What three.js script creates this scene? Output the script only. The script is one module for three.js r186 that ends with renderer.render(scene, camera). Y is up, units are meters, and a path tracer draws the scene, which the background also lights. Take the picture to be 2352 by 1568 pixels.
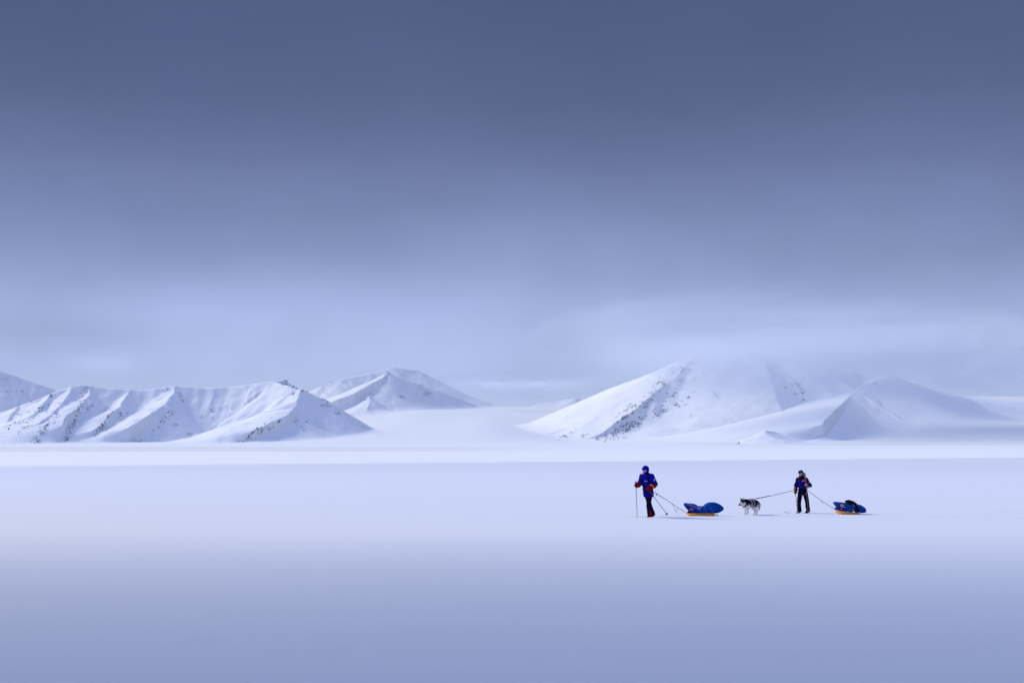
import * as THREE from 'three';
import { ImprovedNoise } from 'three/addons/math/ImprovedNoise.js';
import { mergeGeometries } from 'three/addons/utils/BufferGeometryUtils.js';

// ---------------------------------------------------------------- camera, sky, sun, exposure
const scene = new THREE.Scene();
const EYE = 2.56, LENS = 3266, HORIZON = 1021;                 const PITCH = Math.atan((HORIZON - 784) / LENS);
const camera = new THREE.PerspectiveCamera(2 * Math.atan(784 / LENS) * 180 / Math.PI, 2352 / 1568, 0.5, 40000);
camera.position.set(0, EYE, 0);
camera.rotation.x = PITCH;
scene.add(camera);

const renderer = new THREE.WebGLRenderer({ antialias: true });
renderer.toneMapping = THREE.LinearToneMapping;
renderer.toneMappingExposure = 1;
renderer.shadowMap.enabled = true;

const SUN = new THREE.Vector3(-0.80, 0.54, -0.40).normalize();     // low cold sun from the left, a little beyond the plain
const sun = new THREE.DirectionalLight(new THREE.Color(1, 0.988, 0.96), 3.45);
sun.position.copy(SUN).multiplyScalar(400);
sun.position.z -= 60; sun.target.position.set(0, 0, -60);
sun.castShadow = true; sun.shadow.radius = 40; sun.shadow.mapSize.set(2048, 2048);
Object.assign(sun.shadow.camera, { left: -120, right: 120, top: 120, bottom: -120, near: 1, far: 900 });
scene.add(sun, sun.target);

const perlin = new ImprovedNoise();
const noise = (x, y, z) => perlin.noise(x, y, z);
const fbm = (x, y, z, n = 4) => { let s = 0, a = 0.5; for (let i = 0; i < n; i++) { s += a * perlin.noise(x + i * 17.3, y + i * 9.1, z + i * 3.7); x *= 2.03; y *= 2.03; z *= 2.03; a *= 0.5; } return s; };
const clamp = (x, a = 0, b = 1) => Math.min(b, Math.max(a, x)), mix = (a, b, t) => a + (b - a) * t;
const step01 = (a, b, x) => { const t = clamp((x - a) / (b - a)); return t * t * (3 - 2 * t); };
const bump2 = (x, y, cx, cy, rx, ry) => Math.exp(-(((x - cx) / rx) ** 2 + ((y - cy) / ry) ** 2));
function table(rows, x) {                                            // piecewise, eased: rows of [x, values...]
  let i = 0; while (i < rows.length - 2 && x > rows[i + 1][0]) i++;
  const a = rows[i], b = rows[i + 1], t = clamp((x - a[0]) / (b[0] - a[0]));
  return a.slice(1).map((v, k) => mix(v, b[k + 1], t));
}
function random(seed) { return () => { seed = (seed + 0x6d2b79f5) | 0; let t = Math.imul(seed ^ (seed >>> 15), 1 | seed); t = (t + Math.imul(t ^ (t >>> 7), 61 | t)) ^ t; return ((t ^ (t >>> 14)) >>> 0) / 4294967296; }; }

// overcast winter sky: pale near the horizon, a slate cloud bank above it, even grey-blue light overhead
const SKY = [[-1, .68, .78, 1.1], [1.5, .64, .745, 1.07], [2.8, .51, .615, .95], [4.1, .425, .525, .85], [5.6, .37, .455, .765], [7.4, .255, .325, .58], [9.1, .18, .234, .44], [11, .126, .168, .335], [12.6, .098, .131, .270], [14, .079, .109, .234], [16, .067, .096, .214], [18, .062, .091, .205], [24, .065, .095, .21], [34, .17, .225, .48], [50, .275, .385, .86], [90, .335, .475, 1.05]];
{
  const W = 2048, H = 1024, data = new Float32Array(W * H * 4);
  for (let r = 0; r < H; r++) {
    const el = ((r + 0.5) / H - 0.5) * 180, up = el * Math.PI / 180;
    for (let c = 0; c < W; c++) {
      const round = ((c + 0.5) / W - 0.5) * 2 * Math.PI, x = Math.cos(round) * Math.cos(up), y = Math.sin(up), z = Math.sin(round) * Math.cos(up);
      let col;
      if (el < -2) col = [.45, .53, .78];
      else {
        const n = fbm(x * 3.2, y * 9, z * 3.2, 4), n2 = fbm(x * 9 + 5, y * 12, z * 9, 4);
        col = table(SKY, el + (n * 1.8 + n2 * 0.7) * step01(2, 7, el) * (el < 30 ? 1 : 0.5));
        const open = 0.6 * step01(60, 130, Math.abs(Math.atan2(x, -z) * 180 / Math.PI)) * step01(5, 9, el) * (1 - step01(34, 50, el));   // the dark bank stands ahead; unseen sky behind is lightened to brighten the slopes
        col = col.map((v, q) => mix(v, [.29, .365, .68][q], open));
        let k = 1 + (0.18 * n2 + 0.24 * fbm(x * 6 + y * 6, y * 7.5 - x * 3, z * 6 + 3, 4)) * step01(1, 4, el) * (1 - .6 * step01(8, 12, el)) + 0.05 * n;
        const az = Math.atan2(x, -z) * 180 / Math.PI;              // degrees right of straight ahead
        if (Math.abs(az) < 40) {
          k += 0.13 * bump2(az, el, -10, 5.3, 7, 2.1) + 0.08 * bump2(az, el, -2, 4, 5, 1.2) + 0.17 * bump2(az, el, -16.2, 3.15, 1.2, .30) + 0.05 * bump2(az, el, -16.5, 3.3, 3.2, .7);
          k -= 0.09 * bump2(az, el, -17.5, 4.35, 5, .45) + 0.13 * bump2(az, el, 17, 6, 9, 2.6) + 0.06 * bump2(az, el, 14, 4.2, 6, 1.0);
          k += 0.10 * bump2(az, el, 6.2, 3.8, 3.4, 1.3);
        }
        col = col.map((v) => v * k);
        if (Math.abs(az) < 40) { const b = 0.16 * bump2(az, el, .3, 2.3, 1.1, .35) + 0.10 * bump2(az, el, -3.0, 2.6, 3, .35) + .05 * bump2(az, el, -18, 3.2, 1.6, .5); col[0] *= 1 - b; col[1] *= 1 - b * 0.6; col[2] *= 1 - b * .1; }
      }
      const o = (r * W + c) * 4; data[o] = col[0]; data[o + 1] = col[1]; data[o + 2] = col[2]; data[o + 3] = 1;
    }
  }
  const sky = new THREE.DataTexture(data, W, H, THREE.RGBAFormat, THREE.FloatType);
  sky.mapping = THREE.EquirectangularReflectionMapping; sky.magFilter = THREE.LinearFilter; sky.needsUpdate = true;
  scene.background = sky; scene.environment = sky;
}
scene.fog = new THREE.FogExp2(new THREE.Color(.80, .89, 1), 4.5e-5);

// ---------------------------------------------------------------- helpers
const used = {};
const numbered = (name) => { const n = used[name] = (used[name] ?? -1) + 1; return n ? name + '_' + String(n).padStart(3, '0') : name; };
function tag(o, label, category, group, kind) { if (label) o.userData.label = label; if (category) o.userData.category = category; if (group) o.userData.group = group; if (kind) o.userData.kind = kind; return o; }
function thing(name, [x, y, z], label, category, group) { const o = new THREE.Group(); o.name = numbered(name); o.position.set(x, y, z); scene.add(o); return tag(o, label, category, group); }
function part(name, geometry, material, parent, label) { const m = new THREE.Mesh(geometry, material); m.name = name; m.castShadow = m.receiveShadow = true; parent.add(m); if (label) m.userData.label = label; return m; }
function struct(name, geometry, material, label) { const m = new THREE.Mesh(geometry, material); m.name = numbered(name); m.castShadow = m.receiveShadow = true; scene.add(m); return tag(m, label, null, null, 'structure'); }
const sight = (X, Y, depth) => {                                     // the point at a given depth along a bearing
  const u = (X - 1176) / LENS, v = (784 - Y) / LENS, c = Math.cos(PITCH), s = Math.sin(PITCH), dy = v * c + s, dz = v * s - c;
  const k = depth / -dz; return [u * k, EYE + dy * k, -depth];
};
const std = (r, g, b, roughness = 0.9, more = {}) => new THREE.MeshStandardMaterial({ color: new THREE.Color().setRGB(r, g, b), roughness, ...more });

// ---------------------------------------------------------------- the plain: one sheet to the horizon
const trackDepth = (x, z) => {                                       // two shallow ski and sled tracks running off to the right
  let d = 0;
  for (const [z0, slope, x0] of [[-50.35, -0.014, 4.2], [-53.5, -0.02, 14.2]]) {
    const c = z0 + slope * (x - x0) + 0.12 * noise(x * 0.15, z0, 1), t = step01(x0 - 0.2, x0 + 0.6, x);
    d += t * (0.045 * Math.exp(-(((z - c) / 0.28) ** 4)) - 0.022 * Math.exp(-(((z - c - 0.48) / 0.16) ** 2)) - 0.018 * Math.exp(-(((z - c + 0.5) / 0.16) ** 2))) * (0.75 + 0.5 * noise(x * 1.3, z * 2, 4));
  }
  return d * 1.7;
};
function groundHeight(x, z) {
  const d = -z;
  let h = 0.012 * noise(x * 0.09, z * 0.3, 7) + 0.05 * noise(x * 0.012, z * 0.03, 2);
  if (d > 10 && d < 140) h += 0.007 * noise(x * 0.5, z * 1.1, 3) + 0.004 * noise(x * 1.4, z * 3.1, 9);
  if (d > 40 && d < 62) h -= trackDepth(x, z);
  const edge = 205 + x * 0.72;                                       // the near snowfield ends in a low lip
  h += -0.18 * step01(edge, edge + 30, d) + 0.05 * Math.exp(-(((d - edge + 10) / 14) ** 2));
  h += (0.25 * noise(x * 0.004, z * 0.006, 11)) * step01(220, 500, d);
  if (d > 900) h += 1.2 * noise(x * 0.0009, z * 0.0016, 5) * step01(900, 2500, d);
  if (d > 4600) {                                                     // glacier rising between the mountains
    const t = clamp((d - 4600) / 5400); h += 262 * Math.pow(t, 1.35) * (1 - .16 * t * t * t) - 0.06 * Math.max(0, d - 10000) + 5 * noise(x * 0.0013, z * 0.003, 21) * step01(4600, 6500, d);
    h += 48 * step01(-1150, -450, x) * (1 - step01(-150, 250, x) * (1 - step01(6000, 8500, d))) * step01(4650, 5700, d);
    h += 70 * step01(1000, 1800, x) * step01(4900, 6000, d);
  }
  return h;
}
{
  const rows = [], cols = 560, W = (d) => 420 + Math.max(0, d) * 1.15;
  for (let z = 320; z > 0; z -= 20) rows.push(z);
  for (let z = 0; z > -15; z -= 1.2) rows.push(z);
  for (let z = -15; z > -62; z -= 0.22) rows.push(z);
  for (let z = -62; z > -14500; z *= 1.0205) rows.push(z);
  const n = cols + 1, P = new Float32Array(rows.length * n * 3), C = new Float32Array(rows.length * n * 3), UV = new Float32Array(rows.length * n * 2), I = [];
  rows.forEach((z, r) => {
    for (let c = 0; c < n; c++) {
      const u = c / cols * 2 - 1, x = 75 * u + (W(-z) - 75) * u * u * u, o = (r * n + c) * 3, d = -z;
      P[o] = x; P[o + 1] = groundHeight(x, z); P[o + 2] = z;
      // tone set by distance: darker, bluer near by, paler beyond the lip, strips darker
      const edge = 205 + x * 0.72 + 6 * noise(x * 0.03, 0, 3), pastLip = step01(edge - 16, edge + 40, d);
      let a = mix(0.775, 0.885, pastLip) + 0.012 * noise(x * 0.02, z * 0.05, 6);
      const strip = step01(520, 640, d + 60 * noise(x * 0.006, 4, 2)) * (1 - step01(1300, 2300, d + 300 * noise(x * 0.003, 1, 8))) * (0.25 + 0.75 * step01(80, -120, x)) + 1.1 * step01(500, 900, x + 200 * noise(d * .004, 1, 1)) * step01(4550, 4800, d) * (1 - step01(5150, 5400, d));  // the farther strip, at the right, is the shelf's shade put into colour
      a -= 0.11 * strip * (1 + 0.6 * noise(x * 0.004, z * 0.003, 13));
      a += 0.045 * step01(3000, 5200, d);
      a += 0.02 * fbm(x * 0.002, z * 0.012, 31, 3) * pastLip;
      a -= 0.05 * step01(90, 175, d) * (1 - pastLip);
      C[o] = a * mix(.978, 1, pastLip); C[o + 1] = a * mix(.995, 1.003, pastLip); C[o + 2] = a * mix(1.03, .955, pastLip);
      UV[(r * n + c) * 2] = x / 3; UV[(r * n + c) * 2 + 1] = z / 3;
      if (r && c) { const k = r * n + c; I.push(k - n - 1, k - n, k - 1, k - 1, k - n, k); }
    }
  });
  const g = new THREE.BufferGeometry();
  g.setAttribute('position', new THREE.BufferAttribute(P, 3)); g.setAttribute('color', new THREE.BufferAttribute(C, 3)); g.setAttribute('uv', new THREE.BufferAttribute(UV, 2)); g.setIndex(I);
  g.computeVertexNormals();
  const S = 512, px = new Uint8Array(S * S * 4);
  for (let y = 0; y < S; y++) for (let x = 0; x < S; x++) {
    const a = x / S * Math.PI * 2, b = y / S * Math.PI * 2, v = fbm(Math.cos(a) * 2, Math.sin(a) * 2 + Math.cos(b) * 4, Math.sin(b) * 4, 5), o = (y * S + x) * 4;
    px[o] = px[o + 1] = px[o + 2] = clamp(128 + v * 170, 0, 255); px[o + 3] = 255;
  }
  const t = new THREE.DataTexture(px, S, S); t.wrapS = t.wrapT = THREE.RepeatWrapping; t.magFilter = THREE.LinearFilter; t.needsUpdate = true;
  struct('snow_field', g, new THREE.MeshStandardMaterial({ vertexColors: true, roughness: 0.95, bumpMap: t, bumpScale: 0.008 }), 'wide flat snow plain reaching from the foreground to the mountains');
}

// ---------------------------------------------------------------- mountains
const snowMat = new THREE.MeshStandardMaterial({ vertexColors: true, roughness: 0.95 });
const rockMat = std(.12, .128, .165, 0.95, { flatShading: true });
const smax = (a, b, k) => { const h = Math.max(k - Math.abs(a - b), 0) / k; return Math.max(a, b) + h * h * k * 0.25; };
// ridges: crest lines of [bearing X, bearing Y, depth] with the fall of their flanks; the ground between them is what falls away from the crests
function mountain(name, label, spec) {
  const ridges = spec.ridges.map((r) => ({ ...r, pts: r.pts.map(([X, Y, d]) => sight(X, Y, d)) }));
  const { x0, x1, near, far, step, soft = 10, foot = 14, gully = 4, seed = 1 } = spec;
  const height = (X, Z) => {
    const x = X + (spec.warp ?? 16) * noise(X / 130, Z / 130, seed + 31) + (spec.warp ?? 16) * .3 * noise(X / 38, Z / 38, seed + 37), z = Z + (spec.warp ?? 16) * noise(X / 130, Z / 130, seed + 51) + (spec.warp ?? 16) * .3 * noise(X / 38, Z / 38, seed + 57);
    let h = -1e9, along = 0, away = 0, best = -1e9;
    ridges.forEach((r, ri) => {
      let top = -1e9, run = 0, ta = 0, td = 1e9, fall = r.fall;
      const at = r.pts.slice(0, -1).map((a, i) => {
        const b = r.pts[i + 1], ex = b[0] - a[0], ez = b[2] - a[2], L = Math.hypot(ex, ez), t = clamp(((x - a[0]) * ex + (z - a[2]) * ez) / (L * L)), dx = x - a[0] - ex * t, dz = z - a[2] - ez * t, dist = Math.hypot(dx, dz);
        if (dist < td) { const turn = (ex * dz - ez * dx) / (L * (dist + 1e-6)); fall = mix(r.right ?? r.fall, r.left ?? r.fall, 0.5 + 0.5 * Math.sin(turn * Math.PI / 2)); td = dist; ta = run + L * t; }   // left of the line as one walks along it, seen from above
        run += L;
        return [a[1] + (b[1] - a[1]) * t, dist];
      });
      for (const [y, dist] of at) top = Math.max(top, y - fall * (Math.hypot(dist, r.blunt ?? 3) - (r.blunt ?? 3)) * (1 - 0.16 * Math.min(1, dist / 500)) - 0.35 * (r.round ?? 3) * (1 - Math.exp(-dist / 12)));
      if (top > best) { best = top; along = ta + ri * 777; away = td; }
      h = h < -1e8 ? top : smax(h, top, soft);
    });
    const g = groundHeight(X, Z), e = step01(0, 40, away);
    h += e * gully * (1.5 * noise(along / 62 + seed, away / 240, seed) + 0.45 * noise(along / 19, away / 150, seed + 5) * (1 + noise(along / 90, away / 90, seed + 2))) + (spec.rough ?? 2) * fbm(x / 90, z / 90, seed + 3, 4) + (spec.wide ?? 0) * noise(x / 260, z / 260, seed + 8);
    const q = (h - g) / foot;
    return g - 3 + (q > 20 ? h - g : foot * Math.log(1 + Math.exp(q)));
  };
  const nx = Math.ceil((x1 - x0) / step), nz = Math.ceil((far - near) / step), n = nx + 1, P = new Float32Array(n * (nz + 1) * 3), C = new Float32Array(n * (nz + 1) * 3), I = [];
  for (let r = 0; r <= nz; r++) for (let c = 0; c <= nx; c++) {
    const x = x0 + c * step, z = -near - r * step, o = (r * n + c) * 3, y = height(x, z);
    P[o] = x; P[o + 1] = y; P[o + 2] = z;
    const a = 0.94 + 0.02 * fbm(x / 40, z / 40, seed + 9, 3); C[o] = a; C[o + 1] = a * 0.998; C[o + 2] = a * .985;
    if (r && c && Math.max(y - groundHeight(x, z), P[o - 2] - groundHeight(x - step, z), P[o - n * 3 + 1] - groundHeight(x, z + step)) > -2.7) { const k = r * n + c; I.push(k - n - 1, k - n, k - 1, k - 1, k - n, k); }
  }
  const g = new THREE.BufferGeometry();
  g.setAttribute('position', new THREE.BufferAttribute(P, 3)); g.setAttribute('color', new THREE.BufferAttribute(C, 3)); g.setIndex(I); g.computeVertexNormals();
  const root = new THREE.Group(); root.name = numbered(name); scene.add(root); tag(root, label, null, null, 'structure');
  part('snow_slope', g, snowMat, root);
  // bare rock breaking through the snow: clusters of angular blocks at surveyed bearings
  const R = random(seed * 91 + 7), blocks = [];
  const hit = (X, Y) => { const a = sight(X, Y, 1), dx = a[0], dy = a[1] - EYE; for (let d = near; d < far; d += step * 0.7) { const x = dx * d, y = EYE + dy * d; if (height(x, -d) >= y) return [x, y, -d]; } return null; };
  const scale = spec.block ?? 1;
  const spots = [...spec.rocks ?? []];
  for (const [X0, Y0, X1, Y1, wide, count] of spec.streaks ?? []) for (let k = 0; k < count; k++) { const t = R(), d = (R() + R() - 1) * wide; if (noise(t * 7 + X0, d * .2, seed) > -.1) spots.push([mix(X0, X1, t) + d, mix(Y0, Y1, t) + d * .4, 3.2, 1.6, .8, 1 + Math.floor(R() * 3)]); }
  for (const [X, Y, rx, ry, lean, count] of spots) for (let i = 0; i < count * 2; i++) {
    const a = R() * Math.PI * 2, q = 1.25 * Math.sqrt(R()) * (0.5 + 0.5 * R()), u = Math.cos(a) * q * rx, v = Math.sin(a) * q * ry, p = hit(X + u - v * lean, Y + v);
    if (!p || (spec.reach && p[2] < -spec.reach)) continue;
    const s = scale * (1.4 + 5.2 * R() * R() * R()), b = new THREE.IcosahedronGeometry(1, 0), at = b.attributes.position, k = [R(), R(), R()];
    for (let j = 0; j < at.count; j++) { const f = 1 + 0.45 * noise(at.getX(j) * 2 + k[0] * 9, at.getY(j) * 2 + k[1] * 9, at.getZ(j) * 2 + k[2] * 9); at.setXYZ(j, at.getX(j) * f * s * (1.05 + k[0] * 1.3), at.getY(j) * f * s * (0.28 + k[1] * 0.25), at.getZ(j) * f * s * 0.9); }
    b.rotateZ((spec.dip ?? 0.5) * (0.5 + k[2])); b.translate(p[0], p[1] - s * 0.12, p[2]); b.deleteAttribute('uv'); blocks.push(b);
  }
  if (blocks.length) { const m = mergeGeometries(blocks); m.computeVertexNormals(); tag(part('rock_outcrops', m, rockMat, root), null, null, null, 'stuff'); }
  return root;
}
const ridge = (fall, pts, more = {}) => ({ fall, pts, ...more });

mountain('mountain', 'long snowy ridge with dark rocky spurs at the left of the plain', {
  x0: -2350, x1: -280, near: 4700, far: 6500, step: 4.5, seed: 3,
  streaks: [[85, 1012, 132, 925, 5, 26], [40, 1000, 118, 905, 6, 24], [0, 1000, 62, 930, 6, 20], [150, 1014, 200, 895, 5, 40], [215, 1000, 262, 935, 5, 18], [552, 1014, 628, 958, 4, 22], [590, 1012, 640, 965, 4, 12], [340, 1005, 395, 930, 6, 12], [630, 874, 690, 896, 5, 26], [700, 895, 760, 930, 4, 14]], gully: 5, soft: 9, foot: 9, dip: .7, reach: 5700,
  ridges: [
    ridge(.92, [[-190, 985, 5350], [-60, 968, 5380], [0, 948, 5400], [60, 926, 5420], [130, 896, 5470], [185, 882, 5500], [215, 884, 5520], [250, 891, 5520], [330, 894, 5540], [392, 884, 5550], [470, 889, 5560], [530, 886, 5560], [580, 880, 5560], [625, 875, 5540], [655, 871, 5560]], { round: 2 }),
    ridge(.6, [[630, 874, 5540], [665, 884, 5470], [697, 894, 5420], [740, 913, 5430], [775, 940, 5440], [808, 968, 5450], [835, 996, 5460]], { left: .78, right: .6, round: 2 }),
    ridge(.6, [[-60, 968, 5380], [-100, 1000, 5180], [-120, 1024, 5050]], { left: .40, right: .74 }), ridge(.6, [[40, 932, 5410], [5, 975, 5250], [-30, 1022, 5090]], { left: .40, right: .74 }),
    ridge(.6, [[112, 905, 5450], [80, 945, 5300], [45, 985, 5180], [22, 1021, 5090]], { left: .40, right: .74 }),
    ridge(.62, [[168, 885, 5495], [136, 930, 5330], [108, 975, 5210], [76, 1021, 5100]], { left: .40, right: .74 }),
    ridge(.66, [[212, 884, 5520], [196, 912, 5410], [176, 955, 5290], [154, 990, 5190], [146, 1021, 5110]], { left: .40, right: .74 }),
    ridge(.62, [[300, 893, 5535], [276, 930, 5400], [246, 968, 5270], [212, 1021, 5130]], { left: .40, right: .74 }),
    ridge(.55, [[402, 885, 5550], [384, 925, 5400], [352, 965, 5290], [300, 1021, 5150]], { left: .40, right: .74 }),
    //, [450, 935, 5390], [428, 972, 5290], [398, 1021, 5180]], { left: .40, right: .74, round: 8 }),
    ridge(.62, [[697, 894, 5420], [684, 918, 5340], [681, 940, 5270], [664, 968, 5190], [616, 1000, 5090], [580, 1022, 5030]], { left: .40, right: .85, round: 2 }),
    ridge(.5, [[681, 940, 5270], [700, 968, 5200], [694, 1000, 5120], [690, 1024, 5060]], { round: 2 }),
    ridge(.55, [[640, 946, 5240], [600, 970, 5150], [566, 1004, 5060], [546, 1024, 5010]], { round: 4 }),
  ],
  rocks: [[110, 905, 14, 12, .4, 14], [75, 920, 18, 10, .8, 10], [100, 940, 22, 14, .8, 16], [60, 950, 20, 12, .8, 14], [30, 975, 16, 12, .8, 10], [194, 900, 8, 18, .5, 26], [180, 945, 10, 30, .4, 34], [160, 985, 9, 22, .5, 40], [150, 1010, 8, 9, .4, 22], [95, 990, 14, 18, .6, 26], [80, 1012, 16, 8, .4, 30], [125, 960, 14, 16, .5, 18], [205, 940, 10, 16, .2, 14], [243, 940, 6, 6, 0, 10], [236, 980, 9, 11, 0, 30], [222, 998, 7, 10, .5, 12], [270, 955, 8, 12, .4, 10], [290, 950, 8, 12, 0, 8], [380, 895, 8, 6, .8, 10], [414, 912, 6, 12, -.4, 18], [392, 950, 8, 10, .2, 14], [376, 962, 16, 10, .4, 12], [400, 975, 8, 6, 0, 8], [318, 1014, 20, 4, 0, 20], [487, 942, 7, 6, 0, 12], [490, 960, 6, 3, 0, 6], [436, 998, 6, 5, 0, 7], [462, 958, 8, 4, 0, 6], [655, 876, 12, 5, -.5, 26], [690, 893, 10, 8, 0, 26], [672, 904, 8, 5, 1, 18], [716, 900, 6, 6, -1, 8], [745, 932, 12, 5, -.3, 16], [775, 950, 10, 4, -.8, 8], [680, 962, 7, 8, .3, 10], [697, 978, 6, 10, .4, 12], [600, 990, 22, 10, 1.2, 18], [560, 1010, 14, 6, 1.2, 12], [640, 962, 10, 4, 1, 5]],
});
mountain('mountain', 'dim smooth slope falling from the left edge behind the rocky ridge', {
  x0: -3700, x1: -1850, near: 7400, far: 9000, step: 10, seed: 5, gully: 3, foot: 20, block: 1.3, reach: 8100,
  ridges: [ridge(.5, [[-260, 800, 8100], [-90, 825, 8050], [0, 850, 8000], [35, 862, 8000], [80, 878, 8000], [145, 899, 8000], [230, 925, 8000], [330, 960, 8000]], { left: .8, right: .45 }), ridge(.5, [[-90, 825, 8050], [-130, 900, 7750], [-150, 990, 7480]])],
  rocks: [[8, 870, 10, 5, 0, 10], [24, 898, 26, 3, 0, 16], [42, 930, 7, 6, 0, 10], [45, 875, 3, 3, 0, 4]],
});
mountain('mountain', 'lit snowy shoulder with a rock band between the ridge and the shaded peak', {
  x0: -1500, x1: 350, near: 8900, far: 10600, step: 9, seed: 8, gully: 3, foot: 22, block: 1.4, reach: 9700,
  ridges: [ridge(.55, [[655, 950, 9500], [700, 905, 9600], [740, 884, 9650], [790, 868, 9700], [850, 856, 9800], [905, 842, 9900], [960, 850, 9950], [1010, 880, 9950]], { left: .6, right: .52 })],
  rocks: [[733, 888, 18, 5, 1.6, 26], [755, 880, 10, 4, 1.5, 8], [855, 855, 16, 3, .6, 7], [905, 843, 10, 4, .5, 12]],
});
mountain('mountain', 'pointed snowy peak with a shaded right face in the centre distance', {
  x0: -1350, x1: 520, near: 8200, far: 9900, step: 8, seed: 12, gully: 4, foot: 20, block: 1.4, reach: 9300, soft: 8,
  ridges: [
    ridge(.55, [[775, 932, 8650], [815, 922, 8700], [850, 900, 8800], [876, 880, 8850], [893, 853, 8950], [916, 868, 9050], [950, 876, 9150], [1000, 893, 9200], [1050, 912, 9250], [1090, 930, 9300]], { left: .8, right: .52, round: 2 }),
    ridge(.5, [[850, 900, 8800], [848, 915, 8650], [846, 938, 8500]], { round: 8 }),
  ],
  rocks: [[893, 856, 4, 6, .4, 16], [886, 868, 4, 5, .6, 10], [840, 917, 10, 4, .2, 10], [848, 903, 4, 3, 0, 5], [970, 890, 12, 7, -.2, 30], [980, 904, 10, 7, 0, 34], [920, 910, 6, 4, -.6, 14]],
});
mountain('mountain', 'tiny far snow hill with a rocky top beyond the glacier', {
  x0: -700, x1: 1900, near: 10050, far: 13200, step: 14, seed: 14, gully: 1, foot: 16, block: 1.2, reach: 11600,
  ridges: [ridge(.42, [[1240, 925, 11500], [1290, 919, 11500], [1318, 913, 11500], [1345, 918, 11500], [1400, 921, 11500], [1450, 918, 11500], [1500, 925, 11500]])],
  rocks: [[1312, 915, 22, 3, 0, 14], [1365, 919, 10, 2, 0, 4]],
});
mountain('mountain', 'steep snowy mountain with dark rock bands and its top lost in cloud', {
  x0: -150, x1: 2250, near: 5050, far: 7600, step: 5, seed: 17,
  streaks: [[1365, 1016, 1605, 815, 9, 60], [1322, 1012, 1500, 905, 6, 26], [1405, 1014, 1560, 900, 10, 46], [1470, 965, 1640, 830, 8, 34], [1430, 945, 1580, 830, 8, 30], [1275, 1016, 1330, 980, 4, 10], [1745, 800, 1850, 905, 8, 34], [1500, 960, 1600, 900, 6, 16]], gully: 2.4, rough: .8, warp: 10, soft: 36, foot: 16, dip: .9, block: 1.15, reach: 6700,
  ridges: [
    ridge(.62, [[1650, 785, 6420], [1720, 735, 6480], [1780, 775, 6480]], { left: .66, right: .9, round: 4 }),
    ridge(.55, [[1720, 735, 6480], [1650, 782, 6390], [1592, 822, 6250], [1545, 868, 6060], [1500, 915, 5890], [1450, 955, 5760], [1400, 990, 5650], [1360, 1022, 5560]], { left: .52, right: .60, round: 2 }),
    ridge(.45, [[1478, 893, 6100], [1420, 938, 5930], [1350, 978, 5780], [1290, 1012, 5660], [1270, 1024, 5620]], { round: 10 }),
    ridge(.45, [[1380, 950, 6000], [1310, 982, 5860], [1240, 1010, 5720], [1200, 1026, 5650]], { round: 16 }),
    ridge(.55, [[1720, 740, 6470], [1762, 800, 6330], [1800, 858, 6220], [1840, 900, 6130], [1856, 935, 6060]], { left: .66, right: 1.05, round: 6 }),
  ],
  rocks: [[1555, 850, 34, 14, 1.1, 70], [1590, 825, 16, 10, 1, 26], [1520, 878, 20, 10, 1, 26], [1565, 872, 8, 6, .6, 14], [1490, 920, 12, 8, .8, 16], [1540, 905, 12, 14, .9, 20], [1470, 935, 22, 16, .8, 34], [1515, 945, 16, 7, .8, 40], [1437, 960, 9, 7, 0, 26], [1432, 984, 22, 12, .8, 80], [1455, 975, 16, 8, .6, 46], [1400, 1000, 16, 12, .9, 40], [1372, 1014, 9, 8, .3, 34], [1420, 1010, 14, 8, 1, 20], [1390, 1016, 6, 5, .2, 16], [1290, 1006, 10, 10, 1, 14], [1637, 805, 8, 10, 0, 14], [1635, 838, 6, 6, 0, 10], [1690, 828, 5, 4, 0, 5], [1680, 850, 2, 2, 0, 3], [1750, 805, 6, 12, -.3, 14], [1767, 847, 5, 6, 0, 8], [1780, 860, 6, 4, 0, 5], [1830, 885, 18, 6, -.5, 34], [1845, 900, 6, 8, -.2, 12], [1805, 890, 4, 4, 0, 5], [1825, 905, 4, 3, 0, 4], [1845, 920, 4, 3, 0, 6], [1590, 955, 14, 4, .9, 6], [1560, 930, 14, 4, .9, 8]],
});
mountain('mountain', 'rounded snow hump with a smooth blue shaded side at the right', {
  x0: 260, x1: 3300, near: 5000, far: 7000, step: 5, seed: 23, gully: .5, soft: 90, rough: .6, warp: 8, foot: 18, reach: 6300,
  ridges: [
    ridge(.42, [[2040, 872, 6130], [2075, 878, 6170], [2130, 892, 6230], [2200, 908, 6300], [2400, 924, 6350], [2600, 920, 6350]], { left: .62, right: .42, round: 0, blunt: 110 }),
    ridge(.46, [[2044, 873, 6120], [1990, 888, 5970], [1955, 910, 5830], [1936, 940, 5660], [1916, 972, 5470], [1893, 1004, 5290]], { left: .27, right: .8, round: 0, blunt: 22 }),
  ],
  rocks: [[1956, 880, 14, 7, 1.4, 22], [2004, 868, 5, 4, 0, 4], [2012, 880, 6, 3, 1, 5], [2003, 924, 3, 2, 0, 4], [2016, 942, 2, 2, 0, 2]],
});
mountain('snow_hill', 'low snow knoll with a sharp crest below the steep mountain', {
  x0: 780, x1: 1150, near: 4780, far: 5250, step: 3, seed: 29, gully: 1.5, soft: 4, foot: 5,
  ridges: [ridge(.55, [[1690, 1022, 4900], [1725, 1003, 4930], [1752, 986, 4960], [1778, 989, 4990], [1800, 1005, 5010], [1830, 1024, 5030]], { left: .36, right: .5, round: 8 })],
});

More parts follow.
